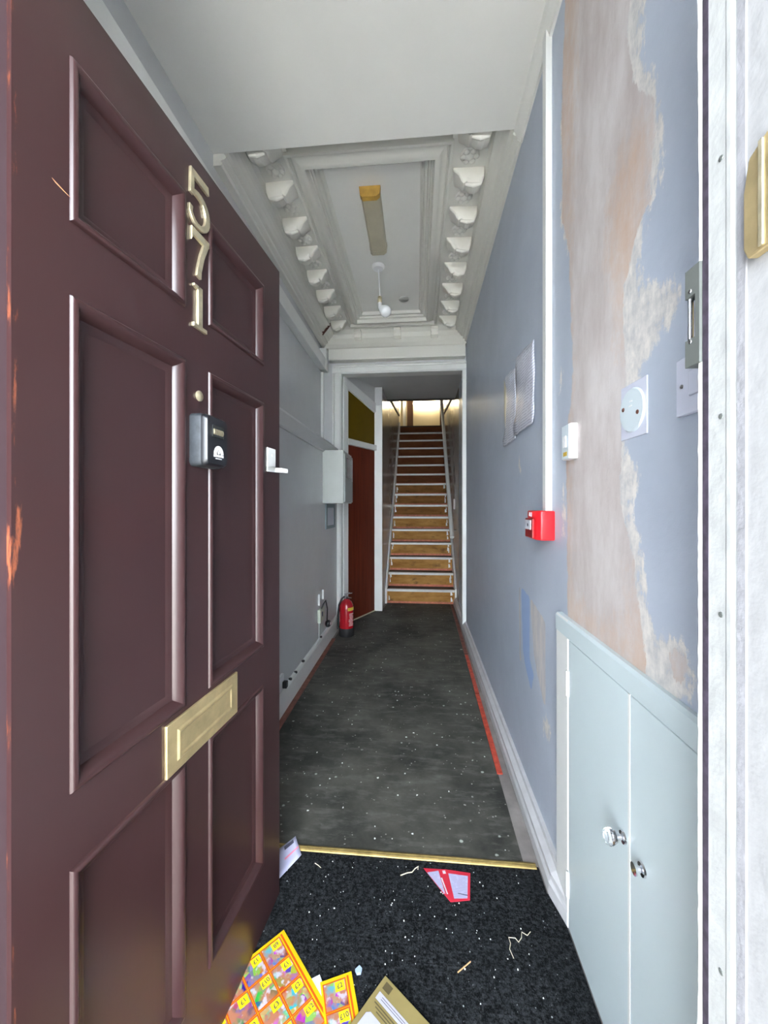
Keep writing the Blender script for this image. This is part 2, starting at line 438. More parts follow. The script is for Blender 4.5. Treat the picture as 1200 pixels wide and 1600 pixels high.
# right wall: dense near part carrying the patch masks
def wall_right():
    ys = np.concatenate([np.arange(.45, 2.0, .0085), np.arange(2.0, 4.61, .2), [4.70]])
    zs = np.arange(0, 3.31, .0085)
    ny, nz = len(ys), len(zs)
    Y, Z = np.meshgrid(ys, zs, indexing='ij')
    X = .465 + .009 * (Y - 1)
    V = np.stack([X, Y, Z], -1).reshape(-1, 3)
    idx = np.arange(ny * nz).reshape(ny, nz)
    F = np.stack([idx[:-1, :-1], idx[:-1, 1:], idx[1:, 1:], idx[1:, :-1]], -1).reshape(-1, 4)
    me = bpy.data.meshes.new('wall_right')
    me.from_pydata(V.tolist(), [], F.tolist())
    near = int((ys < 2.0).sum())
    Yn, Zn = Y[:near], Z[:near]
    def inside(poly):
        r = np.zeros(Yn.shape, bool); n = len(poly)
        for i in range(n):
            (x1, y1), (x2, y2) = poly[i], poly[(i + 1) % n]
            if y1 == y2: continue
            c = ((y1 > Zn) != (y2 > Zn)) & (Yn < (x2 - x1) * (Zn - y1) / (y2 - y1) + x1)
            r ^= c
        return r.astype(float)
    def blur(a, k):
        for ax in (0, 1):
            p = np.pad(a, [(k, k) if i == ax else (0, 0) for i in (0, 1)], mode='edge')
            cs = np.cumsum(p, axis=ax); cs = np.insert(cs, 0, 0, axis=ax)
            a = (np.take(cs, range(2 * k + 1, cs.shape[ax]), axis=ax) - np.take(cs, range(0, cs.shape[ax] - 2 * k - 1), axis=ax)) / (2 * k + 1)
        return a
    soft = lambda a, k: blur(blur(a, k), k)
    Lb = [(1.25, 3.3), (1.264, 2.874), (1.28, 2.69), (1.291, 2.599), (1.291, 2.402), (1.285, 2.184), (1.227, 2.048), (1.222, 1.872), (1.207, 1.715),
          (1.20, 1.635), (1.245, 1.531), (1.258, 1.403), (1.248, 1.25), (1.248, .969), (1.237, .90)]
    Rb = [(.88, 3.3), (.86, 2.9), (.885, 2.45), (.895, 2.30), (.865, 2.16), (.80, 2.075), (.79, 2.014), (.81, 1.93), (.80, 1.87), (.86, 1.86), (.88, 1.805),
          (.915, 1.76), (.91, 1.66), (.90, 1.55), (.918, 1.42), (.918, 1.25), (.88, 1.20), (.862, 1.12), (.85, 1.05), (.835, 1.00), (.825, .93), (.82, .86)]
    plaster = inside(Lb + Rb[::-1])
    plaster = np.maximum(plaster, inside([(.755, 1.01), (.70, 1.025), (.705, .955), (.745, .95)]))
    fil = inside([(1.30, 2.62), (1.31, 2.2), (1.24, 2.03), (1.20, 2.03), (1.20, 2.6)])
    fil = np.maximum(fil, inside([(.93, 3.3), (.80, 2.5), (.82, 2.30), (.83, 2.20), (.77, 2.08), (.755, 2.01), (.775, 1.93), (.755, 1.88), (.82, 1.87), (.825, 1.80), (.84, 1.74),
          (.70, 1.67), (.705, 1.61), (.83, 1.56), (.86, 1.50), (.90, 1.44), (.88, 1.25), (.84, 1.22), (.805, 1.06), (.79, 1.02), (.73, 1.05), (.685, 1.03), (.675, .93), (.85, .86), (1.0, 1.2), (1.0, 2.2)]))
    for cy, cz, ry, rz in ((.872, 1.327, .036, .045), (1.44, .46, .05, .06), (1.83, 1.46, .035, .06), (1.53, 1.47, .02, .04), (.76, 1.246, .012, .014), (1.30, 1.68, .03, .06), (1.27, 1.25, .03, .12), (1.28, .78, .02, .1)):
        fil = np.maximum(fil, (((Yn - cy) / ry) ** 2 + ((Zn - cz) / rz) ** 2 < 1).astype(float))
    orange = np.maximum(inside([(1.32, 3.3), (1.32, .9), (1.215, .9), (1.20, 1.6), (1.20, 2.2), (1.17, 2.5), (1.15, 3.3)]),
             np.maximum(inside([(.95, 2.1), (.80, 2.1), (.80, 1.75), (.93, 1.5), (.96, 1.75), (1.02, 1.9)]), inside([(.90, 1.2), (.82, 1.2), (.80, .9), (.90, .9)])))
    orange = np.maximum(orange, inside([(.76, 1.02), (.70, 1.03), (.70, .95), (.75, .94)]))
    orange = np.maximum(orange, inside([(1.28, .98), (.68, .98), (.68, .86), (1.28, .86)]))
    blue = inside([(1.80, .90), (1.66, .885), (1.66, .62), (1.60, .585), (1.64, .50), (1.72, .56), (1.77, .62)])
    beige = inside([(1.655, .885), (1.46, .845), (1.46, .52), (1.52, .57), (1.60, .66)])
    beige = np.maximum(beige, inside([(1.84, .90), (1.815, .90), (1.80, .56), (1.83, .56)]))
    for nm, a, k in (('plaster', plaster, 2), ('filler', fil, 3), ('orange', orange, 7), ('blue', blue, 1), ('beige', beige, 1)):
        full = np.zeros((ny, nz)); full[:near] = soft(a, k) * (.78 if nm == 'filler' else 1)
        at = me.attributes.new(nm, 'FLOAT', 'POINT'); at.data.foreach_set('value', full.reshape(-1).astype(np.float32))
    me.materials.append(m_patched)
    o = bpy.data.objects.new('wall_right', me); COL.objects.link(o)
    return tag(o, 'blue-grey hall wall with bare plaster and filler patches near the doorway', 'wall', kind='structure')
WR = wall_right()
b = MB().box(.52, .62, .46, 4.70, 0, 3.30)
obj('wall_core', b, m_wall, WR)
pr = lambda y, o: (XR(y) - o, y)
b = MB()
b.loft([[(XR(y) + .01, y, .003), (XR(y) - .042 * k, y, .003), (XR(y) - .042 * k, y, .045), (XR(y) - .036 * k, y, .058), (XR(y) - .036 * k, y, .075), (XR(y) - .018 * k, y, .088), (XR(y) - .014 * k, y, .10), (XR(y) + .01, y, .10)] for y, k in ((1.198, .44), (1.29, 1), (3.0, 1), (4.95, 1))])
struct('baseboard_right', b, m_skirt, 'low moulded grey skirting along the right wall', 'skirting board')

# facade / doorway; unseen deep recess and lintel added to cut sky light
b = MB()
bl_ = MB().box(-3.5, -.53, -.85, .40, -.05, 6.0)
b.box(-3.5, -.62, .40, .46, -.05, 6.0)
b.box(.3075, 3.5, -.85, .387, -.05, 6.0)
b.box(.40, 3.5, .387, .452, -.05, 6.0)
b.box(-.53, .3075, -.85, .40, 2.80, 6.0)
b.box(-.62, .40, .40, .46, 2.80, 6.0)
struct('wall_front', b, m_render, 'white rendered front wall with an unseen added recess and lintel shading the street doorway', 'wall')
struct('wall_front_left', bl_, M('grey_render', (.40, .41, .43), .8, var=.1, vs=10), 'unseen grey rendered outer wall on the hinge side, deepened to shade the doorway', 'wall')
# door lining right
fr = thing('trim_2', 'white door frame post with dark brush seal and flaking inner edge', 'door frame', (.30, .42, 0), kind='structure')
b = MB().prism([(.305, .4315), (.305, .409), (.3042, .407), (.3042, .402), (.305, .4005), (.3062, .399), (.3062, .397), (.40, .397), (.40, .4315)], lambda u, v, w: (u, v, w), 0, 2.10)
obj('frame_post', b, m_jamb, fr)
obj('outer_band', MB().box(.3058, .40, .387, .397, 0, 2.10), m_band, fr)
b = MB().box(.3045, .40, .4315, .4395, 0, 2.10)
obj('brush_seal', b, m_seal, fr)
# flaking edge: jagged strip
zz = np.linspace(0, 2.1, 260); rr = np.random.RandomState(3)
edge = .4495 + np.cumsum(rr.randn(260)) * .0002; edge -= np.linspace(edge[0] - .4495, edge[-1] - .4495, 260)
edge = edge + rr.rand(260) * .0010
vs = []; fs = []
for i, z in enumerate(zz):
    vs += [(.3052, .4395, z), (.3052, float(edge[i]), z), (.40, float(edge[i]) + .004, z)]
    if i: fs += [(3 * i - 3, 3 * i, 3 * i + 1, 3 * i - 2), (3 * i - 2, 3 * i + 1, 3 * i + 2, 3 * i - 1)]
obj('flaking_edge', MB().add(vs, fs), m_cream, fr)
b = MB()
for zc in (1.62, 1.36, 1.16, .80): b.lathe([(.003, 0), (.0028, .0006), (0, .0008)], (.305, .415, zc), (-1, 0, 0), 8)
obj('screw_head', b, m_steel_grey, fr)
# door lining left, head, and unseen fanlight added to let in more daylight
b = MB().box(-.62, -.515, .40, .445, 0, 2.10)
struct('trim_3', b, M('maroon_post_paint', (.075, .045, .052), .25), 'maroon hinge-side door post at the street doorway', 'door frame')
b = MB().box(-.62, .40, .40, .445, 2.04, 2.12).box(-.62, .40, .40, .445, 2.74, 2.80)
struct('trim_4', b, m_white, 'white door head with rail for the added fanlight over the street doorway', 'door frame')
b = MB().box(-.62, .40, .420, .424, 2.12, 2.74)
struct('added_window_1', b, m_pane, 'unseen clear glass fanlight added above the street doorway for more light', 'window')

# ------------------------------------------------------------------ ceilings
b = MB().box(-1.10, .60, .44, 1.78, 2.97, 3.30)
struct('ceiling', b, m_ceil, 'plain white dropped ceiling just inside the street doorway', 'ceiling')
b = MB().loft([[(XR(y) - u, y, z) for u, z in ((-.02, 2.905), (.010, 2.905), (.014, 2.92), (.030, 2.945), (.036, 2.965), (.036, 2.985), (-.02, 2.985))] for y in (.47, 1.78)])
struct('trim_12', b, m_ceil, 'narrow white coving where the dropped ceiling meets the right wall', 'trim')
HC = thing('ceiling_hall', 'ornate white plaster hall ceiling with moulded centre panel', 'ceiling', (-.25, 2.9, 3.12), kind='structure')
b = MB().box(-1.1, .60, 1.70, 4.05, 3.12, 3.30)
obj('centre_panel', b, m_ceil, HC)
# panel frame: stepped moulding swept round the rectangle
def frame_sweep(x0, x1, y0, y1, prof, z):
    # prof: (inset from outer edge, drop below z)
    rings = []
    for (cx, sx, cy, sy) in ((x0, 1, y0, 1), (x1, -1, y0, 1), (x1, -1, y1, -1), (x0, 1, y1, -1)):
        rings.append([(cx + sx * u, cy + sy * u, z - d) for u, d in prof])
    rings.append(rings[0])
    return MB().loft(rings, cap=False, closed=False)
b = frame_sweep(-.68, .18, 1.90, 3.80, [(0, .0), (0, .070), (.010, .074), (.016, .070), (.018, .044), (.024, .038), (.030, .046), (.040, .050), (.056, .064), (.072, .074), (.088, .074), (.094, .066), (.096, .044), (.104, .038), (.110, .044), (.120, .040), (.124, .024), (.138, .022), (.142, .028), (.150, .024), (.154, .008), (.164, 0)], 3.12)
obj('panel_moulding', b, m_plaster_white, HC, smooth=True)
# cornices along both walls
def cornice(side, name, label):
    X0 = {-1: lambda y: -.96, 1: XR}[side]
    prof = [(0, 2.915), (.014, 2.915), (.020, 2.922), (.016, 2.934), (.010, 2.938), (.034, 2.944), (.040, 2.952), (.036, 2.962), (.030, 2.966), (.052, 2.974), (.062, 2.992), (.078, 3.008), (.090, 3.014), (.084, 3.024), (.104, 3.030), (.110, 3.040), (.104, 3.050), (.118, 3.062), (.30, 3.066), (.30, 3.13), (0, 3.13)]
    def ring(y):
        return [(X0(y) - side * (u if u > 0 else (-.03 if side < 0 else -.01)), y, z) for u, z in prof]
    r = thing(name, label, 'cornice', (X0(2.9) - side * .05, 2.9, 2.915), kind='structure')
    obj('cornice_moulding', MB().loft([ring(1.782), ring(3.94)]), m_plaster_white, r)
    return r
cl = cornice(-1, 'trim_5', 'ornate white cornice with scrolled corbels above the pipe casing')
cr = cornice(1, 'trim_6', 'ornate white cornice with scrolled corbels above the right wall')

def corbel_mesh(side):
    # scrolled leaf bracket: lobed front outline, S-shaped in section; local origin at top outer corner, hangs down, runs inwards (-side x)
    b = MB()
    def outline(k, drop):   # lobed plan outline; k scales
        w = .155
        pts = [(0, 0), (w * 1.06, 0), (w * 1.02, -.14 * drop), (w * .86, -.38 * drop), (w * .78, -.66 * drop), (w * .70, -.80 * drop), (w * .60, -.70 * drop), (w * .46, -.96 * drop), (w * .28, -1.0 * drop), (w * .10, -.86 * drop), (w * .02, -.5 * drop)]
        cx = w * .5
        return [((u - cx) * k + cx, v * k) for u, v in pts]
    secs = [(-.060, 1.0, .078), (-.052, 1.03, .100), (-.02, .98, .106), (.02, .94, .092), (.045, .90, .07), (.062, .84, .05), (.07, .7, .035)]
    rings = []
    for y, k, drop in secs:
        rings.append([(-side * u, y, v) for u, v in outline(k, drop)])
    b.loft(rings)
    # raised scroll roll at the foot and a rib down the face
    b.tube([(-side * .02, -.048, -.088), (-side * .06, -.052, -.096), (-side * .10, -.050, -.085)], [.008, .013, .008], 8)
    return b
def rosette_mesh():
    b = MB()
    b.lathe([(.050, .004), (.050, -.002), (.044, -.010), (.030, -.008), (.018, -.014), (.010, -.022), (0, -.024)], (0, 0, 0), (0, 0, 1), 16)
    for k in range(6):
        a = k * PI / 3
        b.lathe([(.016, .002), (.015, -.012), (.009, -.017), (0, -.018)], (.032 * math.cos(a), .032 * math.sin(a), 0), (0, 0, 1), 8)
    return b
def place_copy(proto, parent, loc, rotz=0.):
    o = proto.copy(); COL.objects.link(o)
    o.parent = parent
    pm = root_matrix(parent)
    o.matrix_parent_inverse = Matrix.Identity(4)
    L = pm.inverted() @ Matrix.Translation(loc)
    o.location = L.to_translation(); o.rotation_euler = (0, 0, rotz)
    return o
for side, r in ((-1, cl), (1, cr)):
    cproto = obj('corbel', corbel_mesh(side), m_corbel, r, smooth=True, local=True, bevel=.003)
    rproto = obj('rosette', rosette_mesh(), m_plaster_white, r, smooth=True, local=True)
    pm = root_matrix(r)
    for k in range(8):
        y = 1.86 + .266 * k
        x = (XR(y) if side == 1 else -.96) - side * .120
        loc = Vector((x, y, 3.068))
        if k == 0:
            cproto.location = loc - pm.to_translation()
        else: place_copy(cproto, r, loc)
        if k < 7:
            l2 = Vector((x - side * .085, y + .135, 3.064))
            if k == 0: rproto.location = l2 - pm.to_translation()
            else: place_copy(rproto, r, l2)

# ------------------------------------------------------------------ arch wall between hall and stairs
b = MB()
b.box(-1.10, -.80, 3.95, 4.05, 0, 3.30)
b.box(-.80, .60, 3.95, 4.05, 2.66, 3.30)
WB = struct('wall_back', b, m_wall, 'grey wall over the white-framed opening to the stairs', 'wall')
af = thing('trim_7', 'white moulded frame and deep fascia round the opening to the stairs', 'door frame', (-.15, 3.93, 0), kind='structure')
b = MB().prism([(-.88, 3.95), (-.88, 3.93), (-.865, 3.92), (-.855, 3.935), (-.845, 3.925), (-.80, 3.915), (-.785, 3.93), (-.785, 4.05), (-.80, 4.05), (-.80, 3.95)], lambda u, v, w: (u, v, w), 0, 2.70)
obj('frame_post', b, m_white, af)
b = MB().box(.452, .515, 3.93, 3.985, .0, 2.70)
obj('frame_post', b, m_white, af, bevel=.004)
b = MB().prism([(3.95, 2.73), (3.93, 2.73), (3.92, 2.715), (3.935, 2.705), (3.92, 2.695), (3.915, 2.65), (3.93, 2.635), (4.05, 2.635), (4.05, 2.66), (3.95, 2.66)], lambda u, v, w: (w, u, v), -.88, .50)
obj('frame_head', b, m_white, af)
b = MB().prism([(3.96, 2.755), (3.865, 2.755), (3.86, 2.765), (3.86, 2.865), (3.87, 2.88), (3.96, 2.885)], lambda u, v, w: (w, u, v), -.905, .475)
obj('fascia', b, m_plaster_white, af)
b = MB().prism([(3.96, 2.88), (3.885, 2.885), (3.90, 2.93), (3.91, 2.99), (3.895, 3.03), (3.86, 3.06), (3.84, 3.065), (3.84, 3.13), (3.96, 3.13)], lambda u, v, w: (w, u, v), -.95, .49)
obj('cove', b, m_plaster_white, af)
def endblock():
    return MB().prism([(0, 0), (-.07, 0), (-.075, -.03), (-.05, -.05), (-.045, -.075), (0, -.09)], lambda u, v, w: (w, u, v), -.035, .035)
p = obj('end_corbel', endblock(), m_corbel, af, local=True, bevel=.004)
for k, x in enumerate((-.60, -.20, .17)):
    loc = Vector((x, 3.885, 3.045))
    if k == 0: p.location = loc - root_matrix(af).to_translation()
    else: place_copy(p, af, loc)

# space behind the opening
def qwall(name, p, q, z0, z1, th, mat, label, cat='wall'):
    d = Vector((q[0] - p[0], q[1] - p[1])).normalized(); n = Vector((-d.y, d.x)) * th
    b = MB().prism([(p[0], p[1]), (q[0], q[1]), (q[0] + n.x, q[1] + n.y), (p[0] + n.x, p[1] + n.y)], lambda u, v, w: (u, v, w), z0, z1)
    return struct(name, b, mat, label, cat)
qwall('wall_splay', (-.80, 4.02), (-.50, 4.645), 0, 2.9, .08, m_wall, 'grey angled wall holding the red-brown door')
b = MB().box(-.62, -.425, 4.62, 4.72, 0, 2.9)
struct('wall_pier', b, m_wall, 'narrow grey pier between brown door and stairs', 'wall')
b = MB().box(-1.1, .62, 4.0, 5.24, 2.70, 2.95)
struct('ceiling_back', b, m_wall, 'grey ceiling over the foot of the stairs', 'ceiling')
b = MB().box(-1.1, .75, 5.16, 5.26, 2.70, 5.7)
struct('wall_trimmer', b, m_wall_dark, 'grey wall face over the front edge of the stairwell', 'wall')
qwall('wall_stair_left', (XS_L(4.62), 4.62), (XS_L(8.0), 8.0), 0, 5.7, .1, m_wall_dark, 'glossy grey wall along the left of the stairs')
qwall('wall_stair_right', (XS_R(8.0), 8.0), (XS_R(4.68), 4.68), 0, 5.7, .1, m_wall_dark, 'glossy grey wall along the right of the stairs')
# landing
b = MB().box(-1.6, 1.8, 8.02, 11.2, 2.70, 2.928)
struct('floor_landing', b, m_tread, 'dark landing floor at the top of the stairs', 'floor')
b = MB().box(-1.7, 1.9, 4.9, 11.3, 5.6, 5.8)
struct('ceiling_landing', b, m_ceil, 'white ceiling over the landing', 'ceiling')
b = MB().box(-.20, -.12, 9.3, 9.4, 2.92, 5.65).box(-1.7, -.40, 9.3, 9.4, 2.92, 5.65).box(.60, 1.9, 9.3, 9.4, 2.92, 5.65).box(-.40, .60, 9.3, 9.4, 4.95, 5.65)
b.box(-1.7, -1.6, 8.0, 11.3, 2.8, 5.65).box(1.8, 1.9, 8.0, 11.3, 2.8, 5.65).box(-1.7, 1.9, 11.0, 11.1, 2.8, 5.65)
b.box(-1.7, XS_L(8) - .05, 7.92, 8.02, 2.8, 5.65).box(XS_R(8) + .05, 1.9, 7.92, 8.02, 2.8, 5.65)
struct('wall_landing', b, m_creamwall, 'warm cream walls around the lit landing', 'wall')
lf = thing('trim_8', 'brown and white door frame on the lit landing', 'door frame', (.2, 9.3, 2.928), kind='structure')
obj('frame_post', MB().box(-.245, -.10, 9.26, 9.42, 2.928, 4.98), m_bframe, lf, bevel=.006)
obj('frame_post', MB().box(.545, .62, 9.26, 9.42, 2.928, 4.98), m_bframe, lf, bevel=.006)
obj('frame_post', MB().box(-.345, -.275, 9.27, 9.42, 2.928, 4.98), m_white, lf, bevel=.006)
obj('frame_head', MB().box(-.345, .62, 9.26, 9.42, 4.92, 5.0), m_bframe, lf, bevel=.006)

# ------------------------------------------------------------------ stairs
R_, G_ = .1828, .200
st = thing('staircase', 'steep straight staircase with brown risers and white nosings', 'stairs', (.04, 5.0, 0))
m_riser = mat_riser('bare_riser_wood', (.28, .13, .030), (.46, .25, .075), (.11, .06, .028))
m_riser3 = mat_riser('mid_shaded_riser_wood', (.17, .070, .018), (.27, .125, .035), (.09, .04, .016))  # upper risers: red-brown tone, darkened in steps to paint in fading daylight
m_riser2 = mat_riser('dark_shaded_riser_wood', (.105, .030, .010), (.14, .050, .016), (.07, .022, .009))
for n in range(16):
    y0 = 5.0 + G_ * n; z0 = R_ * n; z1 = z0 + R_
    xl, xr = XS_L(y0) + .024, XS_R(y0) - .024
    b = MB().box(xl, xr, y0, y0 + .02, z0, z1 - .02)
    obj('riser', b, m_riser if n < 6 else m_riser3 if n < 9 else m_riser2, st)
    b = MB().box(xl, xr, y0 - .006, y0 + .004, z0 + (.0 if n else .003), z0 + .026)
    obj('gripper_strip', b, m_pinkline, st)
    y1 = y0 + G_ if n < 15 else y0 + .10
    b = MB().box(xl, xr, y0 - .012, y1 + .018, z1 - .022, z1)
    obj('tread', b, m_tread, st)
    if n < 15:
        b = MB().prism([(-.024, -.026), (-.010, -.026), (-.010, -.001), (.020, .000), (.020, .004), (-.020, .004), (-.024, -.002)], lambda u, v, w: (w, y0 + u, z1 + v), xl, xr)
        obj('nosing', b, m_nosing, st)
for s_, XF, wd in ((-1, XS_L, .040), (1, XS_R, .048)):
    sl = R_ / G_
    pts = [(4.965, 0), (4.965, .20), (8.02, .20 + sl * 3.055 + .02), (8.02, sl * 3.055 - .25), (5.25, 0)]
    b = MB().prism(pts, lambda u, v, w: (XF(u) + w, u, v), 0 if s_ == -1 else -.022, .022 if s_ == -1 else 0)
    obj('string', b, m_white, st, bevel=.003)
    # ragged white paint left on the riser ends
    b = MB(); q = random.Random(5 + s_)
    for n in range(9):
        y0 = 5.0 + G_ * n
        for k in range(2 + n % 2):
            z = R_ * n + .03 + q.random() * .10; wv = .012 + q.random() * .02
            xe = XS_L(y0) + .040 if s_ == -1 else XS_R(y0) - .048 - wv
            b.prism([(0, 0), (wv, .006), (wv * .8, .02 + q.random() * .03), (wv * .3, .04 + q.random() * .03), (0, .05)], lambda u, v, w: (xe + u, y0 - w, z + v), 0, .002)
    obj('paint_remnants', b, m_white, st, kind='stuff')

# handrail right
hr = thing('handrail', 'white wooden handrail on the right stair wall', 'handrail', (.44, 5.0, .9))
b = MB().tube([(.437, 4.90, .87), (.437 + .009, 5.6, .87 + .70 * .914), (.455, 6.4, .87 + 1.5 * .914), (.474, 7.95, .87 + 3.05 * .914)], .027, 12)
obj('rail', b, m_white, hr, smooth=True)
for y in (5.05, 6.2, 7.4):
    z = .87 + (y - 4.90) * .914
    b = MB().tube([(.44 + (y - 4.9) * .012, y, z - .015), (.452 + (y - 4.9) * .012, y, z - .05), (XS_R(y) + .005, y, z - .055)], .007, 8)
    obj('bracket', b, m_steel_grey, hr, smooth=True)
for nm, XF, s_, lab in (('trim_9', XS_L, 1, 'thin dark strip on the left stair wall near the landing'), ('trim_10', XS_R, -1, 'thin dark strip on the right stair wall near the landing')):
    b = MB().prism([(5.35, 2.79), (5.35, 2.83), (7.95, 3.16), (7.95, 3.12)], lambda u, v, w: (XF(u) + s_ * w, u, v), -.002, .02)
    struct(nm, b, m_bframe, lab, 'trim')

# landing lamps (on)
sl_ = thing('strip_light', 'bright tube lamp on the far landing wall', 'lamp', (.24, 10.9, 4.10))
obj('housing', MB().box(-.15, .70, 10.95, 11.0, 4.16, 4.24), m_white_plastic, sl_)
obj('tube', MB().tube([(-.12, 10.92, 4.17), (.67, 10.92, 4.17)], .03, 12), m_lamp, sl_, smooth=True)
gl = thing('globe_lamp', 'glowing round lamp on the landing wall left of the door frame', 'lamp', (-.55, 9.15, 3.80))
obj('lamp_base', MB().lathe([(.05, 0), (.05, .02), (.02, .04)], (-.50, 9.305, 3.80), (0, -1, 0), 16), m_white_plastic, gl, smooth=True)
obj('globe', MB().lathe([(.001, -.075), (.04, -.065), (.07, -.03), (.078, 0), (.07, .03), (.04, .065), (.001, .075)], (-.50, 9.19, 3.80), (0, 0, 1), 20), m_lamp, gl, smooth=True)

# ================================================================== FRONT DOOR
DX, DY = .061, .776
ang = math.atan2(DY, DX)
door = thing('door_1', 'open maroon six-panel front door numbered 571 in brass', 'door', (-.508, .44, 0), ang, kind='structure')
DW, DT = .778, .044
cols = [(.080, .318), (.407, .662)]
rows = [(.212, .735), (.856, 1.571), (1.688, 1.918)]
# stiles and rails (exterior face at local y = 0, body towards +y)
b = MB(); z0, z1 = .009, 2.03
b.box(0, cols[0][0], 0, DT, z0, z1); b.box(cols[1][1], DW, 0, DT, z0, z1); b.box(cols[0][1], cols[1][0], 0, DT, z0, z1)
zb = [z0] + [z for r in rows for z in r] + [z1]
for k in range(0, len(zb), 2):
    for c in cols: b.box(c[0], c[1], 0, DT, zb[k], zb[k + 1])
bm_ = b
leaf = obj('door_frame', bm_, m_door, door, local=True)
def panel_mould(x0, x1, za, zb_):
    prof = [(-.005, .0005), (-.0035, -.0035), (0, -.0055), (.004, -.0055), (.008, -.003), (.012, .001), (.016, .006), (.0185, .0115), (.024, .0125), (.029, .0145), (.033, .0165)]
    rings = []
    for (cx, sx, cz, sz) in ((x0, 1, za, 1), (x1, -1, za, 1), (x1, -1, zb_, -1), (x0, 1, zb_, -1)):
        rings.append([(cx + sx * u, d, cz + sz * u) for u, d in prof])
    rings.append(rings[0])
    return MB().loft(rings, cap=False, closed=False)
for c in cols:
    for r in rows:
        pn = obj('panel', MB().box(c[0], c[1], .016, .030, r[0], r[1]), m_door, door, local=True)
        obj('panel_moulding', panel_mould(c[0], c[1], r[0], r[1]), m_door, pn, local=True, smooth=True)
# scratch in the paint
b = MB().prism([(.050, 1.724), (.066, 1.720), (.077, 1.717), (.066, 1.7185), (.055, 1.721)], lambda u, v, w: (u, -w, v), -.001, .0006)
obj('scratch', b, M('bare_scratch', (.50, .25, .14), .7), door, local=True)
# house numbers
def digit(poly_list, name, lab):
    b = MB()
    for poly in poly_list: b.prism(poly, lambda u, v, w: (u, -w, v), -.001, .006)
    o = obj('house_number', b, m_pale_brass, door, local=True, bevel=.0012, label=lab)
    return o
def stroke(pts, ws):
    L_, R2 = [], []
    for i, p in enumerate(pts):
        a = Vector(pts[max(i - 1, 0)]); c = Vector(pts[min(i + 1, len(pts) - 1)]); d = (c - a).normalized(); n = Vector((-d.y, d.x))
        L_.append(tuple(Vector(p) + n * ws[i] / 2)); R2.append(tuple(Vector(p) - n * ws[i] / 2))
    return L_ + R2[::-1]
def arc(cx, cz, r, a0, a1, n=14, rz=None):
    rz = rz or r
    return [(cx + r * math.cos(math.radians(a0 + (a1 - a0) * k / n)), cz + rz * math.sin(math.radians(a0 + (a1 - a0) * k / n))) for k in range(n + 1)]
d5 = [[(.337, 1.990), (.395, 1.990), (.398, 1.972), (.345, 1.974)], [(.335, 1.990), (.346, 1.990), (.346, 1.935), (.333, 1.935)],
      stroke([(.334, 1.938), (.350, 1.945)] + arc(.362, 1.912, .031, 95, -150, 14, .034) + [(.336, 1.908)], [.008, .011] + [.013, .014, .015, .016, .016, .016, .016, .015, .014, .013, .012, .011, .010, .010, .010] + [.012])]
d7 = [[(.337, 1.866), (.398, 1.866), (.398, 1.853), (.384, 1.848), (.345, 1.850), (.337, 1.835)], stroke([(.390, 1.858), (.374, 1.82), (.364, 1.785), (.362, 1.768)], [.015, .014, .014, .016])]
d1 = [[(.358, 1.748), (.374, 1.748), (.374, 1.662), (.358, 1.662)], [(.345, 1.748), (.366, 1.748), (.366, 1.738), (.345, 1.742)], [(.344, 1.664), (.390, 1.664), (.390, 1.655), (.344, 1.655)]]
digit(d5, '5', 'brass digit 5'); digit(d7, '7', 'brass digit 7'); digit(d1, '1', 'brass digit 1')
# letter plate
lp = obj('letter_plate', MB().box(.264, .517, -.006, .001, .738, .842), m_brass, door, local=True, bevel=.002)
b = MB()
x0, x1, za, zb_ = .292, .492, .757, .822
prof = [(0, -.0058), (.004, -.009), (.008, -.009), (.012, -.0062)]
rings = []
for (cx, sx, cz, sz) in ((x0, 1, za, 1), (x1, -1, za, 1), (x1, -1, zb_, -1), (x0, 1, zb_, -1)):
    rings.append([(cx + sx * u, d, cz + sz * u) for u, d in prof])
rings.append(rings[0])
b.loft(rings, cap=False, closed=False); b.box(x0 + .012, x1 - .012, -.0068, -.005, za + .012, zb_ - .012)
obj('flap', b, m_brass, lp, local=True)
# cylinder lock and latch bracket
obj('spyhole', MB().lathe([(.0115, 0), (.0115, .003), (.009, .005), (.0, .0055)], (.368, 0, 1.511), (0, -1, 0), 16), m_pale_brass, door, local=True, smooth=True, label='pale round lock cover')
b = MB().prism([(0, .0), (.0, -.004), (.055, -.004), (.058, -.02), (.09, -.026), (.09, -.030), (.052, -.024), (.050, 0)], lambda u, v, w: (.688 + u, v, w), 1.374, 1.389)
b.box(.688, .742, -.004, 0, 1.378, 1.447)
b.lathe([(.005, 0), (.004, .002), (0, .0025)], (.717, -.004, 1.425), (0, -1, 0), 10)
obj('latch_bracket', b, m_white, door, local=True, bevel=.001)
# key safe: its own thing, screwed to the door
ca, sa = math.cos(ang), math.sin(ang)
def dw(a, n, z): return (-.508 + ca * a - sa * n, .44 + sa * a + ca * n, z)
ks = thing('key_safe', 'black key safe box with number dials fixed to the maroon door', 'key safe', dw(.378, 0, 1.353), ang)
ks.scale = (.92, .78, 1)
k0 = .39
b = MB()
out = []
for cx, cz, s0 in ((.034, .012, -90), (.034, .104, 0), (-.034, .104, 90), (-.034, .012, 180)):
    for k in range(5):
        a = math.radians(s0 + k * 22.5); out.append((cx + .011 * math.cos(a), cz + .011 * math.sin(a)))
b.loft([[(u, w, v) for u, v in [( .0 + (p[0]) * k, .058 + (p[1] - .058) * k) for p in out]] for w, k in ((.001, 1), (-.026, 1), (-.034, .96))])
obj('case', b, M('grey_metal_case', (.036, .041, .047), .38, metal=.2, var=.4, vs=40), ks, local=True, smooth=True)
b = MB().loft([[(p[0] * k, w, .058 + (p[1] - .058) * k) for p in out] for w, k in ((-.033, .97), (-.040, .97), (-.050, .88))])
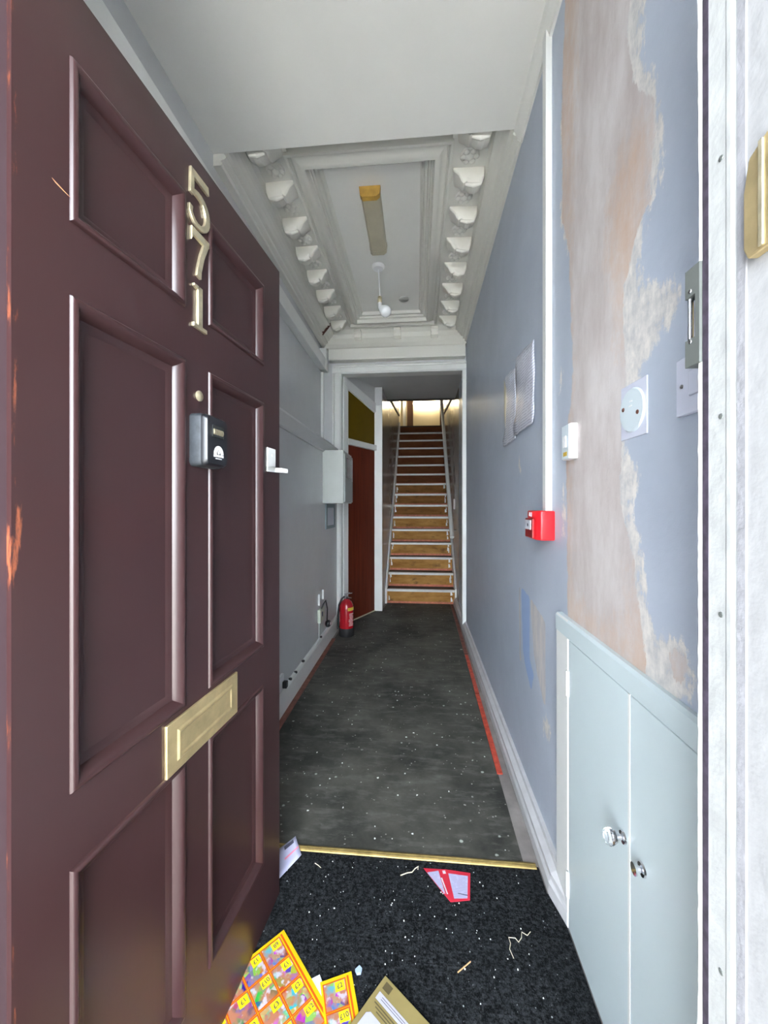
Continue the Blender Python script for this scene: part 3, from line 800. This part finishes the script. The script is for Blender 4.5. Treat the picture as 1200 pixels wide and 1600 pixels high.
obj('front_cover', b, m_black, ks, local=True, smooth=True)
b = MB().box(-.022, .022, -.0525, -.049, .066, .092)
obj('dial_window', b, m_screen, ks, local=True)
dials = obj('dial', MB().tube([(-.0185, -.049, .078), (-.0105, -.049, .078)], .0075, 10), m_pale_brass, ks, local=True)
for k in range(1, 4):
    o = dials.copy(); COL.objects.link(o); o.parent = ks; o.location = (.0095 * k, 0, 0)
lg = stroke(arc(0, .030, .014, 0, 180, 12), [.010] * 13)
b = MB().prism(lg, lambda u, v, w: (u + .004, -w, v), .0495, .0512)
b.prism([(-.019, .024), (.019, .024), (.019, .029), (-.019, .029)], lambda u, v, w: (u + .004, -w, v), .0495, .0512)
b.lathe([(.004, 0), (.004, .0012)], (.004, -.050, .034), (0, -1, 0), 10)
b.box(-.008, .016, -.0508, -.0495, .0195, .0215)
obj('logo', b, m_white_plastic, ks, local=True, label='white arch emblem')

# ================================================================== RIGHT WALL THINGS
def on_wall(name, label, cat, y, z, group=None):
    return thing(name, label, cat, (XR(y), y, z), math.atan2(1, .009), group)   # local x = along wall (+Y), local y = outwards into the hall (-X)
# white cable conduit
o = obj('cable_conduit', MB().loft([[(XR(1.39) , 1.383, z), (XR(1.39) - .022, 1.383, z), (XR(1.39) - .022, 1.420, z), (XR(1.39), 1.420, z)] for z in (1.245, 2.94)]).loft([[(XR(1.4), 1.383, 2.94), (XR(1.4) - .022, 1.383, 2.94), (XR(1.4) - .022, 1.42, 2.94), (XR(1.4), 1.42, 2.94)], [(XR(1.4) - .004, 1.405, 2.985), (XR(1.4) - .03, 1.405, 2.985), (XR(1.4) - .03, 1.445, 2.985), (XR(1.4) - .004, 1.445, 2.985)]]), m_white, bevel=.002)
tag(o, 'white cable trunking running up from the red call point', 'conduit')
# fire call point
cp = on_wall('fire_call_point', 'red fire alarm call point at the foot of white trunking', 'fire alarm', 1.42, 1.148)
H_ = .106
b = MB().prism([(-.068, 0), (.062, 0), (.070, .036), (.062, .058), (-.040, .060), (-.066, .048)], lambda u, v, w: (u, v, w), .002, H_ - .002)
obj('housing', b, m_red, cp, local=True, bevel=.005, smooth=True)
b = MB().box(-.030, .062, .056, .066, .006, .076)
obj('front_plate', b, m_darkred, cp, local=True, bevel=.003)
obj('break_glass', MB().box(-.012, .050, .0655, .068, .036, .070), m_paper, cp, local=True, label='white break panel')
b = MB().lathe([(.006, 0), (.006, .0008)], (.019, .068, .052), (0, 1, 0), 12)
obj('press_dot', b, m_dark_print, cp, local=True)
b = MB().prism([(-.030, .082), (-.022, .082), (-.027, .098), (-.031, .098)], lambda u, v, w: (u + .03, w, v), .058, .0608)
b.prism([(-.010, .084), (.002, .084), (-.002, .098), (-.007, .098)], lambda u, v, w: (u + .03, w, v), .058, .0608)
obj('flame_mark', b, m_paper, cp, local=True)
# notices in plastic sleeves
def notice(y0, y1, zl, zr, name, label, lift):
    n = 10; top = []; bot = []; q = random.Random(int(y0 * 100))
    nz_ = 12
    vs = []; fs = []
    for i in range(n + 1):
        t = i / n; y = y0 + (y1 - y0) * t
        for j in range(nz_ + 1):
            u = j / nz_
            z = (zl[0] + (zr[0] - zl[0]) * t) * (1 - u) + (zl[1] + (zr[1] - zl[1]) * t) * u
            bul = lift * (math.sin(PI * t) * .6 + .4 * math.sin(7 * t + 5 * u) ** 2) + .004 + (.014 if i in (0, n) and j < 3 else 0) * q.random()
            vs.append((XR(y) - bul, y, z))
    k = nz_ + 1
    for i in range(n):
        for j in range(nz_): fs.append((i * k + j, i * k + j + 1, (i + 1) * k + j + 1, (i + 1) * k + j))
    o = obj(name, MB().add(vs, fs), m_notice, smooth=True)
    so = o.modifiers.new('thick', 'SOLIDIFY'); so.thickness = .0012
    return tag(o, label, 'notice')
notice(1.572, 1.872, (1.602, 1.931), (1.602, 1.965), 'paper_notice', 'larger typed notice in a clear sleeve beside the white trunking', .010)
notice(1.866, 2.104, (1.588, 1.925), (1.585, 1.955), 'paper_notice', 'narrower typed notice farther along, curling at its edge', .008)
obj('curled_edge', MB().prism([(2.05, 1.88), (2.10, 1.94), (2.095, 1.75), (2.07, 1.68)], lambda u, v, w: (XR(u) - w, u, v), .012, .013), m_straw, bpy.data.objects['paper_notice.001'], label='yellowed paper corner')
# small switch box
sw = on_wall('alarm_switch_box', 'small white wall box with yellow label left of the round plate', 'switch', 1.194, 1.408)
obj('back_box', MB().box(-.030, .030, 0, .022, 0, .104), m_white_plastic, sw, local=True, bevel=.002)
obj('front_plate', MB().box(-.028, .028, .022, .025, .002, .102), m_plate, sw, local=True, bevel=.001)
obj('rocker', MB().box(-.012, .012, .025, .029, .035, .070), m_white_plastic, sw, local=True, bevel=.002)
obj('warning_label', MB().box(-.014, .014, .025, .0256, .010, .022), m_label_yellow, sw, local=True)
# round blanking plate
rp = on_wall('blanking_plate', 'round pale blue blanking plate with two screws on bare plaster', 'cover plate', .866, 1.420)
obj('square_backing', MB().box(-.050, .050, 0, .003, -.004, .114), m_lilac_plate, rp, local=True, bevel=.001)
obj('disc', MB().lathe([(.047, .002), (.047, .005), (.045, .0075), (0, .0085)], (0, 0, .055), (0, 1, 0), 40), m_plate, rp, local=True, smooth=True)
for u, v in ((.030, .062), (-.026, .045)):
    obj('screw', MB().lathe([(.0048, 0), (.004, .0016), (0, .002)], (u, .0078, v), (0, 1, 0), 12), m_rust, rp, local=True)
obj('embossed_mark', MB().box(-.006, .004, .008, .0088, .072, .075).box(-.006, .006, .008, .0088, .062, .065), m_white_plastic, rp, local=True)
# pale switch plate by the frame
sp = on_wall('switch_plate', 'pale lilac square switch plate beside the door frame', 'switch', .670, 1.424)
obj('plate', MB().box(-.046, .046, 0, .010, 0, .098), m_lilac_plate, sp, local=True, bevel=.002)
obj('screw', MB().lathe([(.004, 0), (.0034, .0012), (0, .0016)], (.031, .010, .050), (0, 1, 0), 10), m_chrome, sp, local=True)
obj('rocker', MB().box(-.020, .010, .010, .014, .028, .070), m_lilac_plate, sp, local=True, bevel=.002)
# lock keep on the frame
kp = thing('lock_keep', 'grey metal lock keep with brass slot on the door frame', 'lock', (.302, .451, 1.425))
b = MB()
b.box(.302, .345, .4405, .4625, 1.425, 1.455); b.box(.302, .345, .4405, .4625, 1.502, 1.533)
b.box(.302, .345, .4405, .447, 1.455, 1.502); b.box(.315, .345, .447, .4625, 1.455, 1.502)
obj('keep_body', b, m_steel_grey, kp)
obj('keep_slot', MB().box(.3135, .3152, .4475, .4600, 1.457, 1.500), m_brass, kp)
obj('roller', MB().tube([(.3055, .4585, 1.456), (.3055, .4585, 1.501)], .0028, 10), m_chrome, kp)
for z in (1.452, 1.508):
    obj('screw', MB().lathe([(.0026, 0), (.002, .0008), (0, .001)], (.302, .4545, z), (-1, 0, 0), 10), m_chrome, kp)
# brass fitting outside
bf = thing('brass_fitting', 'weathered brass block on the white outer reveal', 'fitting', (.3075, .37, 1.50))
b = MB().prism([(.3815, 1.505), (.3815, 1.556), (.376, 1.584), (.345, 1.598), (.345, 1.494), (.377, 1.494)], lambda u, v, w: (w, u, v), .299, .309)
obj('block', b, m_brass, bf, bevel=.002)
obj('ridge', MB().box(.2978, .2995, .360, .3645, 1.497, 1.590), m_pale_brass, bf, bevel=.0006)

# meter cupboard
cb = thing('meter_cupboard', 'low pale blue-grey built-in cupboard with two doors by the doorway', 'cupboard', (.457, .95, 0))
CX = .449
b = MB().box(CX, .475, 1.196, 1.29, .0, .925)
obj('frame_post', b, m_white, cb, bevel=.003)
b = MB().prism([(CX - .001, .872), (CX - .001, .918), (CX + .004, .926), (.48, .926), (.48, .872)], lambda u, v, w: (u, w, v), .46, 1.292)
obj('frame_head', b, m_cup, cb)
def cdoor(y0, y1, z1):
    return MB().box(.4505, .466, y0, y1, .006, z1)
d1_ = obj('cupboard_door', cdoor(.864, 1.192, .868), m_cup, cb, bevel=.0025)
d2_ = obj('cupboard_door', cdoor(.47, .859, .868), m_cup, cb, bevel=.0025)
obj('door_edge', MB().box(.4495, .463, .858, .865, .006, .868), m_white, cb)
def knob_base(y, z):
    return MB().lathe([(.0135, 0), (.0125, .004), (.006, .006), (.0055, .012), (.011, .015), (.0115, .018), (.004, .0185)], (.4505, y, z), (-1, 0, 0), 20)
k1 = obj('knob', knob_base(.884, .543), m_chrome, d1_, smooth=True)
obj('knob', MB().lathe([(.006, 0), (.013, .002), (.0165, .008), (.0175, .013), (.015, .019), (.008, .023), (0, .0235)], (.4325, .884, .543), (-1, 0, 0), 14), m_crystal, d1_, label='clear crystal knob head')
obj('knob', knob_base(.812, .540), m_chrome, d2_, smooth=True, label='bare chrome knob base')
for z in (.70, .10):
    b = MB().box(.4475, .452, 1.186, 1.204, z, z + .075).tube([(.4475, 1.1945, z), (.4475, 1.1945, z + .075)], .0035, 8)
    obj('hinge', b, m_white, cb)

# ================================================================== LEFT WALL THINGS
mb_ = thing('meter_box', 'pale grey electricity meter box with dark screen on left wall', 'meter box', (-.74, 3.53, 1.29))
obj('case', MB().box(-.83, -.645, 3.32, 3.74, 1.29, 1.757), m_meter, mb_, bevel=.003)
obj('cover', MB().box(-.646, -.632, 3.34, 3.73, 1.30, 1.735), m_meter_side, mb_, bevel=.004)
obj('screen', MB().box(-.633, -.628, 3.40, 3.68, 1.52, 1.70), m_screen, mb_, bevel=.002)
obj('screen_surround', MB().box(-.632, -.6295, 3.68, 3.71, 1.50, 1.71), m_white, mb_)
fb = thing('framed_card', 'small blue-grey framed card under the meter box', 'notice', (-.83, 3.6, 1.06))
b = MB().box(-.83, -.818, 3.41, 3.78, 1.055, 1.085).box(-.83, -.818, 3.41, 3.78, 1.25, 1.285).box(-.83, -.818, 3.41, 3.46, 1.085, 1.25).box(-.83, -.818, 3.72, 3.78, 1.085, 1.25)
obj('frame', b, m_frame_blue, fb)
obj('card', MB().box(-.83, -.822, 3.45, 3.73, 1.08, 1.26), m_paper, fb)
tag(obj('cable_conduit', MB().box(-.986, -.960, 3.87, 3.895, 1.86, 2.86), m_white, bevel=.003), 'thin white trunking from pipe casing down to the left ledge', 'conduit')
tag(obj('hanging_pipe_end', MB().tube([(-.845, 3.72, 3.12), (-.855, 3.71, 3.06), (-.885, 3.70, 3.01), (-.935, 3.70, 2.95)], .017, 10), m_rust, smooth=True), 'bent dark red pipe end hanging from the left cornice', 'pipe')
ws = thing('wall_socket', 'pale double wall socket near the fire extinguisher', 'socket', (-.83, 3.225, .34))
obj('plate', MB().box(-.83, -.805, 3.15, 3.30, .285, .395), M('pale_green_plastic', (.58, .62, .52), .4), ws, bevel=.003)
obj('switch', MB().box(-.806, -.800, 3.19, 3.215, .33, .37), m_dark_print, ws)
obj('trunking', MB().box(-.83, -.815, 3.165, 3.185, .43, .52), m_white, ws)
obj('trunking', MB().box(-.83, -.815, 3.30, 3.315, .45, .53), m_white, ws)
obj('lower_trunking', MB().box(-.83, -.824, 3.185, 3.20, .15, .285), m_wall, ws)
pc = thing('black_plug', 'black plug dangling on its lead beside the pale socket', 'plug', (-.80, 3.37, .20))
obj('lead', MB().tube([(-.81, 3.19, .395), (-.79, 3.20, .44), (-.79, 3.27, .45), (-.79, 3.33, .36), (-.80, 3.36, .25)], .006, 8), m_black, pc, smooth=True)
obj('plug_body', MB().lathe([(.026, 0), (.032, .008), (.032, .024), (.026, .034), (0, .036)], (-.812, 3.385, .215), (1, -.3, 0), 14), m_black, pc, smooth=True)
obj('pins', MB().box(-.775, -.768, 3.36, 3.368, .21, .235).box(-.775, -.768, 3.375, 3.395, .205, .212), m_chrome, pc)
w2 = thing('wall_socket', 'white single socket with a black plug low behind the door edge', 'socket', (-.83, 2.26, .19))
obj('plate', MB().box(-.83, -.812, 2.20, 2.29, .155, .245), m_white_plastic, w2, bevel=.003)
obj('plug_body', MB().box(-.812, -.785, 2.255, 2.285, .165, .205), m_black, w2, bevel=.004)
for i, (y, z) in enumerate(((2.42, .147), (2.53, .143), (2.70, .15), (3.21, .15))):
    o = obj('cable_clip', MB().lathe([(.010, 0), (.010, .012), (.006, .018), (0, .019)], (-.825, y, z), (1, 0, .3), 8), m_black_matt)
    tag(o, ('black cable clip on the left skirting nearest the front door', 'second black cable clip from the front door on the left skirting', 'third black cable clip from the front door on the left skirting', 'black cable clip on the left skirting below the pale double socket')[i], 'clip', 'cable clips on the left skirting')

# fire extinguisher
fe = thing('fire_extinguisher', 'red fire extinguisher standing on the floor by the brown door', 'fire extinguisher', (-.69, 3.71, .003))
fx, fy = -.69, 3.71
obj('cylinder', MB().lathe([(.068, .05), (.070, .06), (.070, .27), (.064, .305), (.048, .335), (.026, .352), (.022, .36)], (fx, fy, 0), (0, 0, 1), 28), M('red_enamel', (.36, .004, .012), .25, coat=.4), fe, smooth=True)
obj('base_ring', MB().lathe([(.070, .003), (.074, .008), (.074, .075), (.071, .083), (.060, .083)], (fx, fy, 0), (0, 0, 1), 28), m_black_matt, fe, smooth=True)
obj('valve', MB().lathe([(.017, .355), (.020, .36), (.020, .385), (.014, .39), (.014, .402)], (fx, fy, 0), (0, 0, 1), 14), m_chrome, fe, smooth=True)
obj('handle', MB().prism([(-.02, .400), (.058, .412), (.060, .422), (.0, .415), (-.024, .412)], lambda u, v, w: (fx + u, fy + w, v), -.012, .012).prism([(-.015, .375), (.050, .366), (.048, .374), (-.01, .386)], lambda u, v, w: (fx + u, fy + w, v), -.010, .010), m_chrome, fe, bevel=.002)
obj('hose', MB().tube([(fx - .015, fy, .385), (fx - .045, fy - .005, .36), (fx - .072, fy - .01, .30), (fx - .082, fy - .01, .20), (fx - .082, fy - .01, .10), (fx - .080, fy - .012, .065)], [.009, .009, .010, .010, .011, .014], 10), m_black, fe, smooth=True)
def on_cyl(a0, a1, z0, z1, r=.0708, n=8):
    vs = []; fs = []
    for k in range(n + 1):
        a = math.radians(a0 + (a1 - a0) * k / n); vs += [(fx + r * math.cos(a), fy + r * math.sin(a), z0), (fx + r * math.cos(a), fy + r * math.sin(a), z1)]
        if k: fs.append((2 * k - 2, 2 * k, 2 * k + 1, 2 * k - 1))
    return MB().add(vs, fs)
obj('label_band', on_cyl(-70, 0, .255, .285), m_label_yellow, fe)
b = MB()
q = random.Random(3)
for k in range(9):
    t = on_cyl(-62 + q.random() * 8, -25 + q.random() * 14, .11 + .014 * k, .117 + .014 * k); b.add(t.v, t.f)
obj('label_text', b, M('pale_print', (.55, .40, .40), .5), fe)
obj('side_label', on_cyl(-172, -148, .14, .24), M('grey_label', (.30, .30, .30), .5), fe)

# gripper strips
def floor_strip(name, pts, w, mat, label, group=None):
    b = MB().loft([[(x - w / 2, y, .003), (x + w / 2, y, .003), (x + w / 2, y, .008), (x - w / 2, y, .008)] for x, y in pts])
    return tag(obj(name, b, mat), label, 'gripper strip', group)
floor_strip('gripper_strip', [(.388, 1.85), (.396, 2.3), (.401, 2.62)], .026, m_redtape, 'bright red carpet gripper strip nearest the carpet on the right')
floor_strip('gripper_strip', [(.402, 2.63), (.409, 3.0), (.414, 3.30)], .026, m_redtape, 'second bright red gripper strip along the right skirting')
floor_strip('gripper_strip', [(.415, 3.32), (.425, 4.0), (.436, 4.95)], .030, m_redold, 'dull red-brown gripper strip running to the stairs on the right')
floor_strip('gripper_strip', [(-.79, 1.45), (-.79, 2.6), (-.79, 3.6)], .034, m_redold, 'dull red-brown gripper strip along the left skirting')

# brown door in the angled wall
e0 = (-.80, 4.02); e1 = (-.50, 4.645); dl = Vector((e1[0] - e0[0], e1[1] - e0[1])); LN = dl.length; aa = math.atan2(dl.y, dl.x)
bd = thing('door_2', 'red-brown flush door with mustard transom in a white frame', 'door', (e0[0], e0[1], 0), aa, kind='structure')
# local x along the wall, hall side is local -y
F = lambda u, v, w: (u, -w, v)
obj('frame_post', MB().prism([(.005, 0), (.085, 0), (.085, 2.56), (.005, 2.64)], F, -.01, .028), m_white, bd, local=True, bevel=.003)
obj('frame_head', MB().prism([(.005, 2.55), (.64, 2.385), (.64, 2.50), (.005, 2.645)], F, -.01, .030), m_white, bd, local=True, bevel=.003)
obj('transom_rail', MB().prism([(.08, 1.93), (.665, 1.93), (.665, 1.995), (.08, 1.995)], F, -.01, .035), m_white, bd, local=True, bevel=.003)
obj('transom_panel', MB().prism([(.08, 1.99), (.655, 1.99), (.655, 2.40), (.08, 2.55)], F, -.01, .004), m_mustard, bd, local=True)
obj('door_leaf', MB().box(.087, .655, -.008, .01, .008, 1.928), m_brown_door, bd, local=True, bevel=.002)
obj('threshold', MB().box(.08, .66, -.02, .0, .0, .012), m_straw, bd, local=True)
b = MB().box(-.515, -.42, 4.595, 4.625, 0, 2.475)
struct('trim_11', b, m_white, 'white upright board between brown door and stair wall', 'trim', bevel=.004)
tag(obj('light_switch', MB().box(XS_R(5.3) - .012, XS_R(5.3) + .001, 5.25, 5.34, 1.22, 1.36), m_white_plastic, bevel=.003), 'small white switch on the right stair wall', 'switch')

# ================================================================== CEILING FITTINGS
bl = thing('ceiling_batten_light', 'unlit yellowed oblong ceiling light with amber end', 'lamp', (-.275, 2.5, 3.12), 0)
b = MB().loft([[(-.335 + .0, y, 3.122), (-.335 + .006, y, 3.075), (-.318, y, 3.062), (-.238, y, 3.062), (-.221, y, 3.075), (-.215, y, 3.122)] for y in (2.23, 2.70)])
obj('diffuser', b, m_diffuser, bl, smooth=True)
b = MB().loft([[(-.338, y, 3.123), (-.332, y, 3.073), (-.319, y, 3.058), (-.237, y, 3.058), (-.218, y, 3.073), (-.212, y, 3.123)] for y in (2.205, 2.238)])
obj('end_cap', b, m_amber, bl, smooth=True, label='amber end cap')
b = MB().loft([[(-.338, y, 3.123), (-.332, y, 3.073), (-.319, y, 3.058), (-.237, y, 3.058), (-.218, y, 3.073), (-.212, y, 3.123)] for y in (2.69, 2.73)])
obj('end_cap', b, m_diffuser, bl, smooth=True)
pd = thing('pendant_light', 'white pendant lamp holder with a round bulb on a short cord', 'lamp', (-.30, 2.95, 3.12))
obj('ceiling_rose', MB().lathe([(.048, 0), (.048, .012), (.040, .026), (.012, .032), (0, .033)], (-.30, 2.95, 3.122), (0, 0, -1), 24), m_white_plastic, pd, smooth=True)
obj('cord', MB().tube([(-.30, 2.95, 3.09), (-.292, 2.95, 2.98), (-.288, 2.95, 2.87)], .004, 8), m_white_plastic, pd, smooth=True)
obj('lamp_holder', MB().lathe([(.010, 0), (.016, .006), (.018, .03), (.018, .05), (.014, .055)], (-.288, 2.95, 2.885), (.0, 0, -1), 16), m_pale_brass, pd, smooth=True, label='pale brass lamp holder')
obj('swivel_arm', MB().tube([(-.288, 2.95, 2.835), (-.285, 2.95, 2.80), (-.262, 2.95, 2.775)], .017, 12), m_white_plastic, pd, smooth=True)
obj('bulb', MB().lathe([(.018, 0), (.030, .02), (.042, .045), (.044, .062), (.036, .082), (.018, .096), (0, .10)], (-.285, 2.95, 2.80), (.75, -.15, -.65), 20), m_bulb, pd, smooth=True)
tag(obj('ceiling_disc', MB().lathe([(.045, 0), (.045, .006), (.035, .014), (0, .016)], (-.12, 3.44, 3.121), (0, 0, -1), 20), M('dusty_disc', (.42, .42, .40), .6), smooth=True), 'flat grey disc on the ceiling panel beyond the pendant', 'detector')

# ================================================================== LITTER ON THE FLOOR
ZC = .0055
def sheet(pts, z0=ZC, th=.0012, curl=None):
    return MB().prism(pts, lambda u, v, w: (u, v, w), z0, z0 + th)
def text(body, parent, loc, size, rotz, mat, name='price_print'):
    c = bpy.data.curves.new(name, 'FONT'); c.body = body; c.size = size; c.align_x = 'CENTER'; c.align_y = 'CENTER'; c.offset = size * .012
    t_ = bpy.data.objects.new(name + '_curve', c)
    me = bpy.data.meshes.new_from_object(t_)
    me.materials.clear(); me.materials.append(mat); me.name = name
    bpy.data.objects.remove(t_); bpy.data.curves.remove(c)
    o = bpy.data.objects.new(name, me); COL.objects.link(o); o.parent = parent
    o.location = loc; o.rotation_euler = (0, 0, rotz)
    return o
# big grocery flyer: local frame, origin at its top right corner; x runs along the right edge (v), y runs across to the left (u)
def flyer(name, label, origin, rot, cells, Wd, Ht, prices, z, trot):
    f = thing(name, label, 'flyer', (origin[0], origin[1], z), rot)
    # local +x = down the right edge, local +y = ... towards the left edge is -y
    obj('sheet', MB().box(0, Ht, -Wd, 0, 0, .0012), m_yellow, f, local=True)
    b = MB(); t = .00125
    cw, ch = (Wd - .022) / cells[0], .062
    n = int((Ht - .012) / ch)
    b.box(.006, Ht, -.0145, -.0095, t, t + .0002)
    for j in range(cells[0]):
        for i in range(n):
            x0 = .008 + i * ch; y1 = -.018 - j * cw
            b.box(x0, x0 + ch - .001, y1 - cw + .001, y1, t, t + .0002)
    obj('orange_border', b, m_orange, f, local=True)
    lst = []
    for j in range(cells[0]):
        for i in range(n):
            x0 = .008 + i * ch; y1 = -.018 - j * cw
            obj('product_picture', MB().box(x0 + .003, x0 + ch - .004, y1 - cw + .004, y1 - .003, t + .0003, t + .0005), m_products, f, local=True)
            obj('price_tag', MB().box(x0 + .004, x0 + .026, y1 - .030, y1 - .005, t + .0006, t + .0008), m_tag, f, local=True)
            lst.append((x0 + .015, y1 - .0175))
    for k, (x, y) in enumerate(lst):
        text(prices[k % len(prices)], f, (x, y, t + .0009), .015, trot, m_dark_print)
    return f
fdir = math.atan2(-.188, .198)
flyer('grocery_flyer', 'large yellow and orange grocery price flyer partly under the maroon door', (-.396, 1.113), fdir, (4, 6), .26, .36, ['89', '£1', '£2', '£12', '£1', '£1', '£10', '£3', '£2', '£2'], .0065, PI / 2 + .2)
fdir2 = math.atan2(-.075, .030)
flyer('grocery_flyer', 'small orange price flyer between the large flyer and brown envelope', (-.178, 1.028), fdir2, (1, 2), .084, .16, ['£2', '£10'], .0085, PI / 2 + .15)
tag(obj('paper_slip', sheet([(-.29, 1.0), (-.262, 1.016), (-.235, .98), (-.262, .955)], .0060, .0008), m_paper), 'white paper slip poking out between the two yellow flyers', 'paper')
# manila envelope
ea = math.atan2(-.082, .110)
en = thing('brown_envelope', 'khaki brown envelope with lilac labels lying by the doorway', 'envelope', (-.085, 1.023, .0105), ea)
obj('paper', MB().prism([(0, 0), (.20, .0), (.20, -.29), (.0, -.29)], lambda u, v, w: (u, v, w), 0, .004), m_envelope, en, local=True, bevel=.001)
obj('flap_print', MB().box(.012, .034, -.026, -.008, .0041, .0044), m_env_dark, en, local=True)
obj('address_label', MB().box(.012, .115, -.052, -.035, .0041, .0045), m_lilac, en, local=True)
obj('window_label', MB().prism([(.012, -.150), (.014, -.088), (.022, -.080), (.13, -.080), (.13, -.15)], lambda u, v, w: (u, v, w), .0041, .0046), m_lilac, en, local=True)
b = MB()
for k in range(3): b.box(.016 + .008 * k, .11, -.060 - .006 * k, -.0575 - .006 * k, .0041, .0044)
for k in range(2): b.box(.025, .10, -.041 - .005 * k, -.0398 - .005 * k, .0046, .0048)
obj('small_print', b, m_env_dark, en, local=True)
# red bordered leaflet
rl = thing('red_leaflet', 'folded white leaflet with red border on the carpet near the brass strip', 'leaflet', (.09, 1.29, ZC))
obj('sheet', sheet([(.022, 1.345), (.100, 1.347), (.182, 1.341), (.168, 1.249), (.135, 1.243), (.106, 1.238), (.094, 1.252)]), m_redpaper, rl)
obj('left_page', sheet([(.034, 1.330), (.073, 1.340), (.091, 1.262), (.086, 1.264)], ZC + .0013, .0003), m_fineprint, rl)
obj('right_page', sheet([(.106, 1.333), (.172, 1.329), (.161, 1.254), (.118, 1.249)], ZC + .0013, .0003), m_fineprint, rl)
b = MB(); t0 = ZC + .0017
b.prism([(.080, 1.315), (.084, 1.315), (.100, 1.262), (.096, 1.262)], lambda u, v, w: (u, v, w), t0 - .0004, t0)
b.prism([(.086, 1.341), (.096, 1.343), (.098, 1.332), (.088, 1.330)], lambda u, v, w: (u, v, w), t0 - .0004, t0)
obj('white_print', b, m_paper, rl)
obj('ink_line', MB().prism([(.132, 1.268), (.163, 1.264), (.163, 1.2615), (.132, 1.2655)], lambda u, v, w: (u, v, w), t0 - .0002, t0 + .0001), m_dark_print, rl)
# white leaflet leaning out behind the door
wl = thing('white_leaflet', 'white leaflet with a pink line curling out behind the door edge', 'leaflet', (-.46, 1.34, ZC))
def LP(t, u):
    w = (1 - t) * .85
    return ((-.417 - w * .085) * (1 - u) + (-.455 - w * .10) * u, (1.358 - w * .165) * (1 - u) + (1.408 - w * .10) * u)
vs = []; fs = []
for i in range(9):
    t = i / 8
    for j in range(5):
        u = j / 4
        x, y = LP(t, u); z = .007 + .010 * u * u + .012 * t * t * u
        vs.append((x, y, z))
for i in range(8):
    for j in range(4): fs.append((i * 5 + j, (i + 1) * 5 + j, (i + 1) * 5 + j + 1, i * 5 + j + 1))
o = obj('sheet', MB().add(vs, fs), m_lilac, wl, smooth=True)
so = o.modifiers.new('thick', 'SOLIDIFY'); so.thickness = .0008; so.offset = -1
def strip_on(u0, u1, t0, t1, up):
    P_ = lambda t, u: (*LP(t, u), .007 + .010 * u * u + .012 * t * t * u + up)
    vs = []; fs = []
    for k in range(7):
        t = t0 + (t1 - t0) * k / 6; vs += [P_(t, u0), P_(t, u1)]
        if k: fs.append((2 * k - 2, 2 * k, 2 * k + 1, 2 * k - 1))
    return MB().add(vs, fs)
obj('pink_line', strip_on(.42, .50, .55, .98, .0022), m_pinkpaper, wl)
obj('ink_block', strip_on(.78, .92, .60, .9, .0022), m_dark_print, wl)
# threads, match, crumbs
def litter(name, pts, r, mat, label, cat):
    return tag(obj(name, MB().tube(pts, r, 6), mat, smooth=True), label, cat)
z = .0075
litter('thread', [(-.057, 1.311, z), (-.035, 1.322, z), (-.018, 1.326, z), (-.008, 1.340, z), (.004, 1.349, z), (.002, 1.338, z)], .0016, m_straw, 'pale frayed thread on the carpet below the brass strip', 'thread')
litter('thread', [(.268, 1.098, z), (.262, 1.12, z), (.268, 1.135, z), (.266, 1.150, z), (.285, 1.150, z), (.292, 1.140, z), (.303, 1.152, z), (.308, 1.168, z), (.322, 1.160, z), (.334, 1.171, z)], .0010, m_straw, 'long curly pale thread on the carpet by the cupboard', 'thread')
litter('matchstick', [(.109, 1.052, z), (.147, 1.080, z)], .0017, M('match_wood', (.50, .30, .14), .7), 'thin brown stick lying on the carpet mid floor', 'stick')
litter('straw_scrap', [(-.36, 1.330, z), (-.345, 1.322, z), (-.335, 1.315, z)], .0012, m_straw, 'straw scrap near the white leaflet and brass strip', 'scrap')
o = obj('blue_scrap', MB().prism([(-.168, 1.032), (-.158, 1.042), (-.150, 1.036), (-.152, 1.026), (-.162, 1.024)], lambda u, v, w: (u, v, w), .005, .012), M('pale_blue_scrap', (.35, .45, .65), .5)); tag(o, 'small pale blue paper scrap beyond the orange flyer', 'scrap')
q = random.Random(21)
b = MB()
for k in range(150):
    if k < 70: x, y, zz_ = q.uniform(-.36, .36), q.uniform(.98, 1.36), .0052
    else: x, y, zz_ = q.uniform(-.66, .36), 1.42 + 3.2 * q.random() ** 1.3, .0032
    r = q.uniform(.0010, .0026) * (1 if k < 70 else 2.2); n = 5; a0 = q.random() * 6
    b.prism([(x + r * q.uniform(.5, 1.2) * math.cos(a0 + 2 * PI * i / n), y + r * q.uniform(.5, 1.2) * math.sin(a0 + 2 * PI * i / n)) for i in range(n)], lambda u, v, w: (u, v, w), zz_, zz_ + .0012)
tag(obj('paint_chips', b, m_specks), 'scattered tiny white paint chips across the carpet and vinyl', 'crumbs', kind='stuff')
